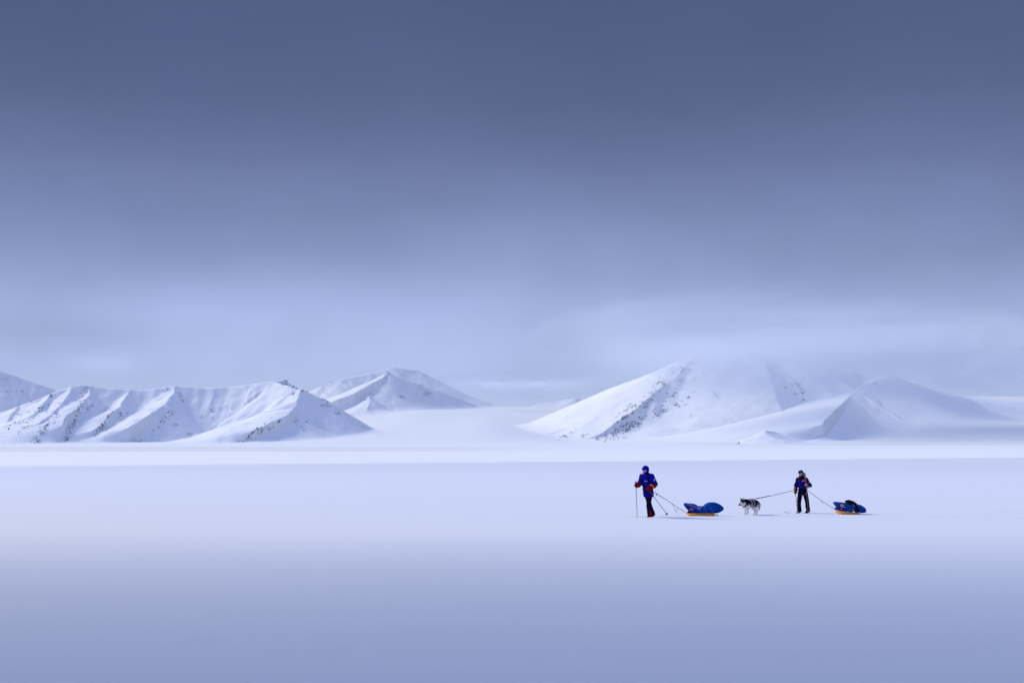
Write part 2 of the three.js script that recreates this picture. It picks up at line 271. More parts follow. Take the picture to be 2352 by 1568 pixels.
// ---------------------------------------------------------------- cloud
// a bank of cloud as nested drifts of thin vapour: each skin veils a little, together they hide what is inside
function cloud(label, [X, Y, depth], [rx, ry, rz], skins, veil, tone, seed, through = .5) {
  const c = sight(X, Y, depth), S = 256, root = new THREE.Group(); root.name = numbered('cloud'); root.position.set(...c); scene.add(root); tag(root, label, null, null, 'structure');
  for (let k = 0; k < skins; k++) {
    const f = mix(1, 0.34, k / (skins - 1)), g = new THREE.SphereGeometry(1, 96, 56), p = g.attributes.position;
    for (let i = 0; i < p.count; i++) {
      const x = p.getX(i), y = p.getY(i), z = p.getZ(i), q = f * (1 + 0.34 * fbm(x * 1.1 + k * .9, y * 1.1 + seed, z * 1.1, 2));
      p.setXYZ(i, x * q * rx, y * q * ry, z * q * rz);
    }
    g.computeVertexNormals();
    const px = new Uint8Array(S * S * 4);
    for (let y = 0; y < S; y++) for (let x = 0; x < S; x++) {
      const a = x / S * Math.PI * 2, v = y / S, n = fbm(Math.cos(a) * 2.2, v * 3 + k * 7, Math.sin(a) * 2.2 + seed, 4), o = (y * S + x) * 4;
      px[o] = px[o + 1] = px[o + 2] = 255 * clamp(step01(.02, .46, v) * (1 - step01(.46, .76, v)) * step01(.12, .85, Math.abs(Math.sin(a) * Math.sin(v * Math.PI))) * (1 + 0.3 * n)); px[o + 3] = 255;
    }
    const t = new THREE.DataTexture(px, S, S); t.wrapS = THREE.RepeatWrapping; t.magFilter = THREE.LinearFilter; t.needsUpdate = true;
    const m = new THREE.MeshPhysicalMaterial({ color: new THREE.Color().setRGB(...tone), roughness: 1, specularIntensity: 0, transparent: true, opacity: veil * mix(.22, 1.45, k / (skins - 1)), alphaMap: t, transmission: through, thickness: 0, side: THREE.DoubleSide });
    part('cloud_layer', g, m, root);
  }
  return root;
}
cloud('pale grey cloud bank hiding the top of the steep mountain', [1840, 765, 5900], [1300, 350, 480], 8, .38, [.86, .90, .97], 4);
cloud('thin cloud veil trailing over the rounded hump at the right', [2380, 850, 5500], [640, 140, 330], 3, .34, [.84, .89, .97], 9);
cloud('thin blue-grey cloud lying along the far ridge beside the pointed peak', [1170, 880, 8500], [760, 125, 350], 4, .26, [.82, .88, .97], 15);
// added cloud out of view, sunward, only to shade the snow nearest the camera
{
  const blobs = [], R = random(77), t = 54 / SUN.y, ox = SUN.x * t, oz = SUN.z * t;
  for (let i = 0; i < 90; i++) {
    const x = ox + (R() - 0.5) * 120, z = oz - 23.6 + 14 + R() * 90, e = new THREE.IcosahedronGeometry(1, 3), p = e.attributes.position, s = 10 + R() * 6;
    const k = Math.max(0, s - (z - (oz - 23.6)));
    for (let j = 0; j < p.count; j++) { const q = 1 + 0.35 * fbm(p.getX(j) * 2 + i, p.getY(j) * 2, p.getZ(j) * 2, 3); p.setXYZ(j, p.getX(j) * q * s * 1.5, p.getY(j) * q * s * 0.55, p.getZ(j) * q * s); }
    e.translate(x, 54 + (R() - .5) * 5, z + k); e.deleteAttribute('uv'); blobs.push(e);
  }
  const g = mergeGeometries(blobs); g.computeVertexNormals();
  struct('cloud', g, new THREE.MeshPhysicalMaterial({ color: 0xb4b8c2, roughness: 1, transmission: .2, thickness: 0 }), 'unseen low grey cloud added on the left to shade the near snow');
}

// ---------------------------------------------------------------- shapes from distance fields
// f(x, y, z) < 0 inside; returns the surface as one smooth mesh (surface nets), coloured by tint(x, y, z) if given
function solid(f, [ax, ay, az], [bx, by, bz], cell, tint) {
  const nx = Math.ceil((bx - ax) / cell) + 1, ny = Math.ceil((by - ay) / cell) + 1, nz = Math.ceil((bz - az) / cell) + 1, V = new Float32Array(nx * ny * nz), at = (i, j, k) => (k * ny + j) * nx + i;
  const B = 5, reach = B * cell * 0.5 * 1.75 * 1.45;                   // blocks far from the surface are filled from their middle
  for (let k = 0; k < nz; k += B) for (let j = 0; j < ny; j += B) for (let i = 0; i < nx; i += B) {
    const m = f(ax + (i + B / 2 - .5) * cell, ay + (j + B / 2 - .5) * cell, az + (k + B / 2 - .5) * cell), far = Math.abs(m) > reach;
    for (let c = k; c < Math.min(k + B, nz); c++) for (let b = j; b < Math.min(j + B, ny); b++) for (let a = i; a < Math.min(i + B, nx); a++) V[at(a, b, c)] = far ? m : f(ax + a * cell, ay + b * cell, az + c * cell);
  }
  const id = new Int32Array(nx * ny * nz).fill(-1), P = [], I = [];
  for (let k = 0; k + 1 < nz; k++) for (let j = 0; j + 1 < ny; j++) for (let i = 0; i + 1 < nx; i++) {
    let n = 0, sx = 0, sy = 0, sz = 0;
    const edge = (i0, j0, k0, i1, j1, k1) => { const a = V[at(i + i0, j + j0, k + k0)], b = V[at(i + i1, j + j1, k + k1)]; if ((a < 0) !== (b < 0)) { const t = a / (a - b); n++; sx += i0 + (i1 - i0) * t; sy += j0 + (j1 - j0) * t; sz += k0 + (k1 - k0) * t; } };
    for (let a = 0; a < 2; a++) for (let b = 0; b < 2; b++) { edge(0, a, b, 1, a, b); edge(a, 0, b, a, 1, b); edge(a, b, 0, a, b, 1); }
    if (n) { id[at(i, j, k)] = P.length / 3; P.push(ax + (i + sx / n) * cell, ay + (j + sy / n) * cell, az + (k + sz / n) * cell); }
  }
  const quad = (a, b, c, d, flip) => { if (Math.min(a, b, c, d) < 0) return; flip ? I.push(a, c, b, a, d, c) : I.push(a, b, c, a, c, d); };
  for (let k = 1; k + 1 < nz; k++) for (let j = 1; j + 1 < ny; j++) for (let i = 1; i + 1 < nx; i++) {
    const v = V[at(i, j, k)] < 0;
    if (v !== V[at(i + 1, j, k)] < 0) quad(id[at(i, j - 1, k - 1)], id[at(i, j, k - 1)], id[at(i, j, k)], id[at(i, j - 1, k)], !v);
    if (v !== V[at(i, j + 1, k)] < 0) quad(id[at(i - 1, j, k - 1)], id[at(i - 1, j, k)], id[at(i, j, k)], id[at(i, j, k - 1)], !v);
    if (v !== V[at(i, j, k + 1)] < 0) quad(id[at(i - 1, j - 1, k)], id[at(i, j - 1, k)], id[at(i, j, k)], id[at(i - 1, j, k)], !v);
  }
  const N = new Float32Array(P.length), C = tint && new Float32Array(P.length), e = cell * 0.4;
  for (let v = 0; v < P.length; v += 3) {
    const [x, y, z] = [P[v], P[v + 1], P[v + 2]], gx = f(x + e, y, z) - f(x - e, y, z), gy = f(x, y + e, z) - f(x, y - e, z), gz = f(x, y, z + e) - f(x, y, z - e), l = Math.hypot(gx, gy, gz) || 1;
    N[v] = gx / l; N[v + 1] = gy / l; N[v + 2] = gz / l;
    if (tint) C.set(tint(x, y, z), v);
  }
  const g = new THREE.BufferGeometry();
  g.setAttribute('position', new THREE.BufferAttribute(new Float32Array(P), 3)); g.setAttribute('normal', new THREE.BufferAttribute(N, 3)); if (tint) g.setAttribute('color', new THREE.BufferAttribute(C, 3));
  g.setIndex(I);
  return g;
}
const smin = (a, b, k) => { const h = Math.max(k - Math.abs(a - b), 0) / k; return Math.min(a, b) - h * h * k * 0.25; };
function limb(x, y, z, a, b, ra, rb) {                              // tapered capsule
  const ex = b[0] - a[0], ey = b[1] - a[1], ez = b[2] - a[2], t = clamp(((x - a[0]) * ex + (y - a[1]) * ey + (z - a[2]) * ez) / (ex * ex + ey * ey + ez * ez));
  return Math.hypot(x - a[0] - ex * t, y - a[1] - ey * t, z - a[2] - ez * t) - ra - (rb - ra) * t;
}
function egg(x, y, z, c, rx, ry, rz) { const p = (x - c[0]) / rx, q = (y - c[1]) / ry, r = (z - c[2]) / rz, k = Math.hypot(p, q, r); return (k - 1) * Math.min(rx, ry, rz); }
const add = (a, b, s = 1) => [a[0] + b[0] * s, a[1] + b[1] * s, a[2] + b[2] * s];
const wrinkle = (x, y, z, s, a) => a * (noise(x * s, y * s * 0.8, z * s) + 0.6 * noise(x * s * 2.1 + 5, y * s * 1.7, z * s * 2.1));
function cord(points, r, sides = 6, per = 8) { const c = new THREE.CatmullRomCurve3(points.map((p) => new THREE.Vector3(...p)), false, 'catmullrom', 0.2); return new THREE.TubeGeometry(c, Math.max(2, (points.length - 1) * per), r, sides, false); }
function rod(a, b, ra, rb, sides = 8) { const v = new THREE.Vector3(...b).sub(new THREE.Vector3(...a)), g = new THREE.CylinderGeometry(rb, ra, v.length(), sides, 1); g.translate(0, v.length() / 2, 0); g.applyQuaternion(new THREE.Quaternion().setFromUnitVectors(new THREE.Vector3(0, 1, 0), v.normalize())); g.translate(...a); return g; }
const bits = (list) => mergeGeometries(list.map((g) => { g = g.index ? g.toNonIndexed() : g; g.deleteAttribute('uv'); return g; }));
const ball = (c, r, sx = 1, sy = 1, sz = 1) => { const g = new THREE.SphereGeometry(r, 14, 10); g.scale(sx, sy, sz); g.translate(...c); return g; };
const on = (X, depth) => { const p = sight(X, 1180, depth); return [p[0], groundHeight(p[0], p[2]), p[2]]; };

const cloth = (r, g, b, k = .07, more = {}) => new THREE.MeshPhysicalMaterial({ color: new THREE.Color().setRGB(r, g, b), roughness: .9, specularIntensity: k, ...more });
const M = {
  blue: cloth(.006, .005, .33), navy: cloth(.006, .005, .15), black: cloth(.005, .005, .014), trousers: cloth(.004, .0045, .022), strap: cloth(.005, .005, .012),
  red: cloth(.20, .004, .006), pink: std(.55, .02, .08, .5), tan: cloth(.46, .19, .05), skin: std(.62, .33, .29, .6), white: cloth(.8, .82, .88), pale: cloth(.42, .62, .88),
  fur: cloth(.34, .30, .22), greyfur: cloth(.48, .48, .48), steel: std(.13, .14, .17, .4, { metalness: .5 }), boot: cloth(.006, .007, .014, .3), snow: cloth(.86, .88, .92),
  orange: std(.90, .36, .035, .5), orangeDark: std(.72, .25, .06, .5), bagBlue: cloth(.004, .065, .33), bagDark: cloth(.004, .026, .22), trim: cloth(.9, .34, .13), ski: std(.07, .035, .05, .5), eye: std(.01, .01, .012, .3), lip: std(.42, .13, .12, .6), rope: cloth(.12, .09, .13), beard: cloth(.012, .009, .012),
};

// a person: J holds the joints, facing the direction the chest looks in; clothes are looser shells over one continuous body
function person(at, label, J, W) {
  const root = thing('person', at, label, 'person'), [fx, fz] = J.face, lx = fz, lz = -fx;              // l points to the person's own left
  const H = J.head, hd = J.look, hs = J.size;                       // head centre, direction of the face, half a head's height
  const frame = (x, y, z) => { const t = clamp((y - J.pelvis[1]) / (J.chest[1] - J.pelvis[1]), -1, 1.3), cx = J.pelvis[0] + (J.chest[0] - J.pelvis[0]) * t, cz = J.pelvis[2] + (J.chest[2] - J.pelvis[2]) * t, u = x - cx, w = z - cz; return [u * lx + w * lz, u * fx + w * fz]; };   // across, forward
  const barrel = (x, y, z, rows, grow) => { const [a, b] = frame(x, y, z), [wa, wb] = table(rows, y); return (Math.hypot(a / (wa + grow), b / (wb + grow)) - 1) * Math.min(wa, wb); };
  const headPoint = (fwd, up, side) => { const sx = hd[2], sz = -hd[0], l = Math.hypot(sx, sz), ux = -hd[0] * hd[1] / l, uy = l, uz = -hd[2] * hd[1] / l; return [H[0] + hd[0] * fwd * hs + ux * up * hs + sx / l * side * hs, H[1] + hd[1] * fwd * hs + uy * up * hs, H[2] + hd[2] * fwd * hs + uz * up * hs + sz / l * side * hs]; };
  const inHead = (x, y, z) => { const sx = hd[2], sz = -hd[0], l = Math.hypot(sx, sz), d = [x - H[0], y - H[1], z - H[2]]; return [(d[0] * hd[0] + d[1] * hd[1] + d[2] * hd[2]) / hs, (d[0] * -hd[0] * hd[1] / l + d[1] * l + d[2] * -hd[2] * hd[1] / l) / hs, (d[0] * sx + d[2] * sz) / l / hs]; };
  const skull = (x, y, z) => {
    const [f, u, s] = inHead(x, y, z); let d = Math.hypot(f / .86, (u - .1) / .9, s / .68) - 1;
    d = smin(d, Math.hypot((f - .18) / .62, (u + .45) / .55, s / .52) - 1, .25);                       // jaw
    d = smin(d, Math.hypot((f - .9) / .18, (u + .08 + (f - .9) * .5) / .24, s / .12) - 1, .12);        // nose
    d = smin(d, Math.hypot((f - .74) / .12, (u - .26) / .09, s / .42) - 1, .12);                       // brow
    for (const q of [-1, 1]) d = Math.max(d, -(Math.hypot((f - .84) / .12, (u - .08) / .1, (s - q * .28) / .16) - 1) * .6);
    return Math.max(smin(d, Math.hypot((f - .7) / .12, (u + .42) / .05, s / .2) - 1, .06), -(Math.hypot((f - .84) / .1, (u + .36) / .025, s / .2) - 1) * .3) * hs * .68;
  };
  const hand = (x, y, z, arm) => {                                   // palm, four curled fingers of unequal length, thumb from the side near the wrist
    const { wrist: w, tip: t, roll: r } = arm, L = Math.hypot(t[0] - w[0], t[1] - w[1], t[2] - w[2]), d = [(t[0] - w[0]) / L, (t[1] - w[1]) / L, (t[2] - w[2]) / L], c = [d[1] * r[2] - d[2] * r[1], d[2] * r[0] - d[0] * r[2], d[0] * r[1] - d[1] * r[0]];
    const q = (a, b, e) => [w[0] + d[0] * a + r[0] * b + c[0] * e, w[1] + d[1] * a + r[1] * b + c[1] * e, w[2] + d[2] * a + r[2] * b + c[2] * e];
    let m = limb(x, y, z, q(.0, 0, 0), q(.055, 0, 0), .028, .034);
    for (let i = 0; i < 4; i++) { const s = (i - 1.5) * .021, n = [.9, 1, .95, .75][i]; m = smin(m, Math.min(limb(x, y, z, q(.07, 0, s), q(.07 + .034 * n, .012, s), .0105, .010), limb(x, y, z, q(.07 + .034 * n, .012, s), q(.075 + .03 * n, .045 * n, s), .010, .009), limb(x, y, z, q(.075 + .03 * n, .045 * n, s), q(.05, .055 * n, s), .009, .0085)), .008); }
    return smin(m, Math.min(limb(x, y, z, q(.015, .01, -.03), q(.045, .035, -.045), .013, .011), limb(x, y, z, q(.045, .035, -.045), q(.07, .05, -.03), .011, .009)), .012);
  };
  const bare = (x, y, z) => {
    const k = W.build ?? 1; let d = limb(x, y, z, J.pelvis, J.chest, .105 * k, .125 * k);
    d = smin(d, limb(x, y, z, J.arms[0].shoulder, J.arms[1].shoulder, .065 * k, .065 * k), .06);
    d = smin(d, limb(x, y, z, [J.chest[0], J.chest[1], J.chest[2]], H, .065, .052), .05);
    for (const a of J.arms) { d = smin(d, Math.min(limb(x, y, z, a.shoulder, a.elbow, .052 * k, .040 * k), limb(x, y, z, a.elbow, a.wrist, .040 * k, .028)), .03); d = smin(d, hand(x, y, z, a), .015); }
    for (const l of J.legs) d = smin(d, Math.min(limb(x, y, z, l.hip, l.knee, .085, .055), limb(x, y, z, l.knee, l.ankle, .056, .040), limb(x, y, z, l.ankle, l.toe, .045, .035)), .05);
    return smin(d, skull(x, y, z), .03);
  };
  const lo = [-.56, -.03, -.42], hi = [.42, H[1] + hs * 1.2, .48];
  const body = part('body', solid(bare, lo, hi, .0105), M.skin, root);
  const hb = (s) => [H.map((v) => v - hs * s), H.map((v) => v + hs * s)];
  for (const s of [-1, 1]) part('eye', ball(headPoint(.735, .08, s * .28), .011), M.eye, body);
  part('mouth', bits([rod(headPoint(.8, -.37, -.16), headPoint(.8, -.37, .16), .006, .006)]), M.lip, body);
  // jacket
  const sleeves = (x, y, z, g) => { let d = 9; for (const a of J.arms) { const c = add(a.wrist, add(a.wrist, a.elbow, -1), 0.0); d = Math.min(d, smin(limb(x, y, z, a.shoulder, a.elbow, W.sleeve[0], W.sleeve[1]), limb(x, y, z, a.elbow, c, W.sleeve[1], W.sleeve[2]), .02)); } return d - g; };
  const torso = (x, y, z, g = 0) => Math.max(barrel(x, y, z, W.coat, g), W.hem - y, y - W.neck);
  const coat = (x, y, z, g = 0) => {
    let d = smin(smin(torso(x, y, z, g), limb(x, y, z, J.arms[0].shoulder, J.arms[1].shoulder, W.yoke, W.yoke) - g, .06), sleeves(x, y, z, g), .05);
    d = smin(d, Math.max(limb(x, y, z, [J.chest[0], W.neck - .06, J.chest[2]], add(H, [0, -hs * .7, 0]), W.collar, W.collar * .85), y - (H[1] - hs * .55)), .05);
    return Math.max(d, W.hem - y) + wrinkle(x, y, z, 9, .011) + .004 * Math.sin(y * 60 + 8 * noise(x * 5, y * 5, z * 5));
  };
  const jacket = part('jacket', solid((x, y, z) => coat(x, y, z), [lo[0], W.hem - .05, lo[2]], hi, .012, W.coatTint), W.coatMat, root);
  const decal = (name, test, grow, mat, cell, a, b, parent = jacket, base = coat) => part(name, solid((x, y, z) => Math.max(base(x, y, z, grow), -base(x, y, z, -.004), test(x, y, z)), a, b, cell), mat, parent);
  W.details?.({ root, jacket, coat, torso, frame, decal, lo, hi, headPoint, inHead, J, W });
  // trousers, boots
  const legs = (x, y, z) => {
    let d = barrel(x, y, z, [[J.pelvis[1] - .1, W.seat, W.seat * .8], [J.pelvis[1] + .1, W.seat, W.seat * .8]], 0); d = Math.max(d, J.pelvis[1] - .08 - y, y - J.pelvis[1] - .08);
    for (const l of J.legs) d = smin(d, Math.max(Math.min(limb(x, y, z, l.hip, l.knee, W.leg[0], W.leg[1]), limb(x, y, z, l.knee, l.ankle, W.leg[1], W.leg[2])), l.ankle[1] - .04 - y), .03);
    return d + wrinkle(x, y, z, 10, .012);
  };
  const trousers = part('trousers', solid(legs, [lo[0], -.02, lo[2]], [hi[0], J.pelvis[1] + .12, hi[2]], .012), M.trousers, root);
  W.legDetails?.({ trousers, legs, decal });
  for (const l of J.legs) {
    const heel = add(l.ankle, add(l.toe, l.ankle, -1), -.32), b = (x, y, z) => {
      let d = smin(limb(x, y, z, add(l.ankle, [0, .1, 0]), l.ankle, .064, .062), limb(x, y, z, heel, add(l.ankle, add(l.toe, l.ankle, -1), .5), .05, .05), .04);
      return smin(d, limb(x, y, z, add(l.ankle, add(l.toe, l.ankle, -1), .4), l.toe, .052, .043), .03) + wrinkle(x, y, z, 14, .004);
    };
    const boot = part('boot', solid(b, [l.ankle[0] - .24, -.04, l.ankle[2] - .26], [l.ankle[0] + .24, .3, l.ankle[2] + .26], .009), M.boot, root);
    const sole = (x, y, z) => Math.max(b(x, y, z) - .008, y - Math.min(l.toe[1], l.ankle[1]) + .022 - Math.max(0, (l.ankle[1] - l.toe[1] - .06)) * clamp((x - l.toe[0]) / (l.ankle[0] - l.toe[0])));
    part('sole', solid(sole, [l.ankle[0] - .24, -.06, l.ankle[2] - .26], [l.ankle[0] + .24, .2, l.ankle[2] + .26], .009), M.strap, boot);
  }
  return { root, body, jacket, coat, torso, frame, decal, headPoint, inHead, hb, skull };
}
function mitten(name, arm, mat, root, big = 1) {                     // padded mitt with a thumb and a long cuff, closed round the pole
  const { wrist: w, tip: t, elbow: e, grip, roll: r } = arm, back = add(w, add(e, w, -1), .3), mid = add(w, add(t, w, -1), .55);
  const f = (x, y, z) => {
    let d = smin(limb(x, y, z, w, mid, .048 * big, .056 * big), limb(x, y, z, mid, t, .056 * big, .044 * big), .03);
    d = smin(d, limb(x, y, z, mid, add(grip, add(grip, t, -1), .1), .046 * big, .036 * big), .03);                   // fingers folded over the grip
    d = smin(d, Math.min(limb(x, y, z, add(w, r, .02), add(grip, r, .04), .026 * big, .024 * big), limb(x, y, z, add(grip, r, .04), add(grip, [0, .055, 0]), .024 * big, .021 * big)), .018);
    return smin(d, limb(x, y, z, back, w, .066 * big, .052 * big), .02) + wrinkle(x, y, z, 18, .004);
  };
  const b = .2; return part(name, solid(f, [w[0] - b, w[1] - b, w[2] - b], [w[0] + b, w[1] + b, w[2] + b], .007), mat, root);
}
function pole(at, top, tip, gripMat, label, group, basketMat) {
  const root = thing('ski_pole', at, label, 'ski pole', group), d = new THREE.Vector3(...top).sub(new THREE.Vector3(...tip)).normalize(), up = (s) => [tip[0] + d.x * s, tip[1] + d.y * s, tip[2] + d.z * s], L = new THREE.Vector3(...top).distanceTo(new THREE.Vector3(...tip));
  part('shaft', rod(up(.03), up(L - .1), .009, .012), M.steel, root);
  part('grip', bits([rod(up(L - .18), up(L - .03), .019, .024, 10), ball(up(L - .02), .03, 1, .8, 1)]), gripMat, root);
  part('point', rod(tip, up(.03), .003, .008), M.steel, root);
  const side = new THREE.Vector3(1, 0, 0).cross(d).normalize(), other = d.clone().cross(side), ring = [];
  for (let k = 0; k < 4; k++) { const a = k * Math.PI / 2 + .4, u = side.clone().multiplyScalar(Math.cos(a)).addScaledVector(other, Math.sin(a)), o = up(.075), e = add(o, [u.x, u.y, u.z], .055); ring.push(rod(o, e, .009, .007, 6)); }
  const t = new THREE.TorusGeometry(.05, .007, 6, 20); t.applyQuaternion(new THREE.Quaternion().setFromUnitVectors(new THREE.Vector3(0, 0, 1), d)); t.translate(...up(.075)); ring.push(t);
  part('basket', bits(ring), basketMat ?? M.boot, root);
  part('wrist_strap', cord([up(L - .05), add(up(L - .1), [.03, 0, .03]), add(up(L - .2), [.035, -.02, .02]), up(L - .12)], .006), M.strap, root);
  return root;
}
function skiPair(at, dir, spots, label, group) {                     // long touring skis, sunk in the snow with the tips showing
  spots.forEach(([x, z, front, back], i) => {
    const root = thing('ski', at, label[i], 'ski', group), s = new THREE.Shape(), n = 24, P = [], I = [];
    for (let k = 0; k <= n; k++) { const t = k / n, u = mix(-back, front, t), y = -.07 + .115 * Math.pow(clamp((t - .90) / .10), 1.6) , w = .035 * (1 + .25 * Math.abs(t - .45)) * (t > .96 ? Math.sqrt(1 - ((t - .96) / .045) ** 2) + .1 : 1);
      for (const [sw, sy] of [[-1, 0], [1, 0], [1, .014], [-1, .014]]) P.push(x + dir[0] * u - dir[1] * w * sw, y + sy, z + dir[1] * u + dir[0] * w * sw);
      if (k) for (let q = 0; q < 4; q++) { const a = (k - 1) * 4 + q, b = (k - 1) * 4 + (q + 1) % 4; I.push(a, b, a + 4, b, b + 4, a + 4); }
    }
    I.push(0, 2, 1, 0, 3, 2); const e = n * 4; I.push(e, e + 1, e + 2, e, e + 2, e + 3);
    const g = new THREE.BufferGeometry(); g.setAttribute('position', new THREE.BufferAttribute(new Float32Array(P), 3)); g.setIndex(I);
    const h = g.toNonIndexed(); h.computeVertexNormals(); part('ski_board', h, M.ski, root);
    part('binding', bits([rod([x + dir[0] * .06 - .03, -.05, z], [x + dir[0] * .06 + .03, -.05, z], .02, .02)]), M.steel, root);
  });
}

// ---------------------------------------------------------------- the leading skier
const A = on(1491, 50.3);
const norm = (v) => { const l = Math.hypot(...v); return v.map((c) => c / l); };
{
  const face = [-.616, .788], J = {
    face, pelvis: [-.02, .97, 0], chest: [-.07, 1.44, .01], head: [-.112, 1.735, .035], look: norm([-.80, -.16, .58]), size: .124,
    arms: [
      { shoulder: [.09, 1.50, .115], elbow: [.222, 1.23, .12], wrist: [.06, 1.135, .27], tip: [-.075, 1.085, .315], grip: [-.055, 1.07, .33], roll: norm([-.3, -.6, .7]) },
      { shoulder: [-.225, 1.49, -.105], elbow: [-.325, 1.245, -.04], wrist: [-.40, 1.205, .13], tip: [-.465, 1.195, .24], grip: [-.46, 1.20, .225], roll: norm([-.6, .3, .7]) },
    ],
    legs: [{ hip: [.035, .93, .06], knee: [-.03, .52, .14], ankle: [.03, .10, .08], toe: [-.11, .035, .17] }, { hip: [-.075, .93, -.055], knee: [.02, .52, -.05], ankle: [.14, .17, -.12], toe: [.055, .04, -.06] }],
  };
  const W = {
    coat: [[.74, .195, .165], [.9, .20, .17], [1.0, .175, .15], [1.2, .195, .165], [1.42, .225, .155], [1.52, .19, .13], [1.60, .09, .085]], hem: .785, neck: 1.60, yoke: .10, sleeve: [.092, .084, .066], collar: .092, seat: .155, leg: [.106, .079, .090], coatMat: M.blue,
    details: ({ jacket, root, torso, frame, decal, coat, lo, hi }) => {
      decal('waist_belt', (x, y, z) => Math.max(Math.abs(y - .985) - .035, torso(x, y, z) - .03), .016, M.strap, .010, [-.3, .9, -.3], [.3, 1.08, .34]);
      for (const s of [-1, 1]) decal('shoulder_strap', (x, y, z) => Math.max(Math.abs(frame(x, y, z)[0] - s * .125) - .022, .99 - y, torso(x, y, z) - .03), .014, M.strap, .009, [-.36, .97, -.3], [.3, 1.62, .34]);
      decal('front_flap', (x, y, z) => Math.max(Math.abs(frame(x, y, z)[0] + .02) - .018, -frame(x, y, z)[1], y - 1.5, torso(x, y, z) - .03), .006, M.navy, .008, [-.3, .78, -.1], [.2, 1.55, .3]);
      decal('hem_strap', (x, y, z) => Math.max(Math.abs(frame(x, y, z)[0] + .10) - .02, -frame(x, y, z)[1], y - .97, torso(x, y, z) - .03), .012, M.strap, .008, [-.3, .78, -.1], [.2, 1.0, .3]);
      decal('chest_logo', (x, y, z) => Math.max(Math.abs(x + .118) - .052, Math.abs(y - 1.345 + .12 * (x + .118)) - .010 - .010 * noise(x * 60, y * 10, 1), -frame(x, y, z)[1]), .012, M.pale, .005, [-.32, 1.25, .0], [.1, 1.45, .3]);
      const e = [.178, 1.385]; decal('arm_emblem', (x, y, z) => Math.max(Math.abs(Math.hypot(x - e[0], y - e[1]) - .026 - .007 * Math.cos(5 * Math.atan2(y - e[1], x - e[0]))) - .008, -z + .1), .012, M.pale, .0045, [.12, 1.33, .05], [.24, 1.44, .3]);
      decal('side_pouch', (x, y, z) => Math.max(Math.abs(x - .06) - .045, Math.abs(y - .90) - .05, -z), .03, M.strap, .010, [0, .82, 0], [.16, .98, .34]);
      part('harness_tail', bits([cord([[-.22, 1.13, .14], [-.235, 1.06, .16], [-.22, .98, .17], [-.24, .9, .17]], .007)]), M.greyfur, jacket);
      decal('hood', (x, y, z) => Math.max(limb(x, y, z, [.02, 1.58, -.12], [.06, 1.50, -.14], .11, .11), y - 1.64), .05, M.blue, .012, [-.2, 1.36, -.34], [.26, 1.68, .1]);
    },
    legDetails: ({ trousers, legs, decal }) => {
      const base = (x, y, z, g = 0) => legs(x, y, z) - g;
      decal('gaiter', (x, y, z) => Math.max(Math.abs(x - .035) - .045, Math.abs(y - .19) - .115, .02 - z), .012, M.red, .008, [-.1, .05, -.05], [.16, .33, .3], trousers, base);
      decal('snow_crust', (x, y, z) => Math.max(Math.abs(y - .085) - .016 - .01 * noise(x * 30, 1, z * 20), -z), .012, M.snow, .008, [-.2, .04, -.05], [.2, .14, .3], trousers, base);
    },
  };
  const P = person(A, 'skier in bright blue jacket and dark trousers striding with two poles and red mitts', J, W);
  for (const a of J.arms) mitten('mitten', a, M.red, P.root, 1.5);
  const cuff = J.arms[0], cd = norm(add(cuff.elbow, cuff.wrist, -1));
  part('gauntlet', bits([rod(add(cuff.wrist, cd, -.03), add(cuff.wrist, cd, .155), .086, .104, 20)]), M.red, P.root);
  part('cuff_band', bits([rod(add(cuff.wrist, cd, .0), add(cuff.wrist, cd, .016), .0925, .094, 20)]), M.white, P.root);
  part('cuff_logo', bits([ball(add(add(cuff.wrist, cd, .095), [0, 0, .098]), .016, 1, 1, .4)]), M.white, P.root);
  const hat = (x, y, z) => { const [f, u, s] = P.inHead(x, y, z); let d = Math.max(Math.hypot((f + .02) / 1.02, (u - .25) / 1.02, s / .9) - 1, .32 - u); d = smin(d, Math.max(Math.hypot((f + .25) / .8, (u + .1) / .95, s / .86) - 1, f - .18), .1); d = smin(d, Math.max(Math.hypot(f / 1.08, s / .95) - 1, Math.abs(u - .42) - .2), .12); return d * P.hbs; };
  P.hbs = J.size * .8;
  const [ha, hb] = P.hb(1.45), cap = part('fur_hat', solid((x, y, z) => hat(x, y, z) + wrinkle(x, y, z, 24, .003), ha, hb, .0065), M.blue, P.root);
  part('hat_peak', solid((x, y, z) => { const [f, u, s] = P.inHead(x, y, z); return Math.max(Math.hypot((f - .45) / .78, s / .72) - 1, Math.abs(u - .34 + .12 * (f - .6)) - .07, .3 - f) * J.size * .6; }, ha, hb, .006), M.navy, cap);
  for (const s of [-1, 1]) part('ear_flap', solid((x, y, z) => { const [f, u, q] = P.inHead(x, y, z); return (Math.hypot((f - .02) / .42, (u + .25) / .62, (q - s * .78) / .2) - 1) * J.size * .25; }, ha, hb, .006), M.blue, cap);
  part('brim_shade', solid((x, y, z) => { const [f, u, s] = P.inHead(x, y, z); return Math.max(P.skull(x, y, z) - .010, (Math.abs(u - .14) - .12) * J.size, (Math.abs(s) - .62) * J.size, (.3 - f) * J.size); }, ha, hb, .005), M.eye, P.root);  // dark band across the eyes, put in for the shade under the hat brim
  part('neck_warmer', solid((x, y, z) => { const [f, u, s] = P.inHead(x, y, z); return Math.max(P.skull(x, y, z) - .012, (u + .55 - .35 * Math.max(0, -f)) * J.size) ; }, ha, hb, .0055), M.beard, P.root);
  const ruff = (x, y, z) => { const c = add(J.head, [-.085, -.10, .0]); return egg(x, y, z, c, .035, .05, .06) - .012 * noise(x * 55, y * 55, z * 55); };
  part('hood_ruff', solid(ruff, add(J.head, [-.19, -.22, -.12]), add(J.head, [.02, .0, .12]), .006), M.greyfur, P.root);
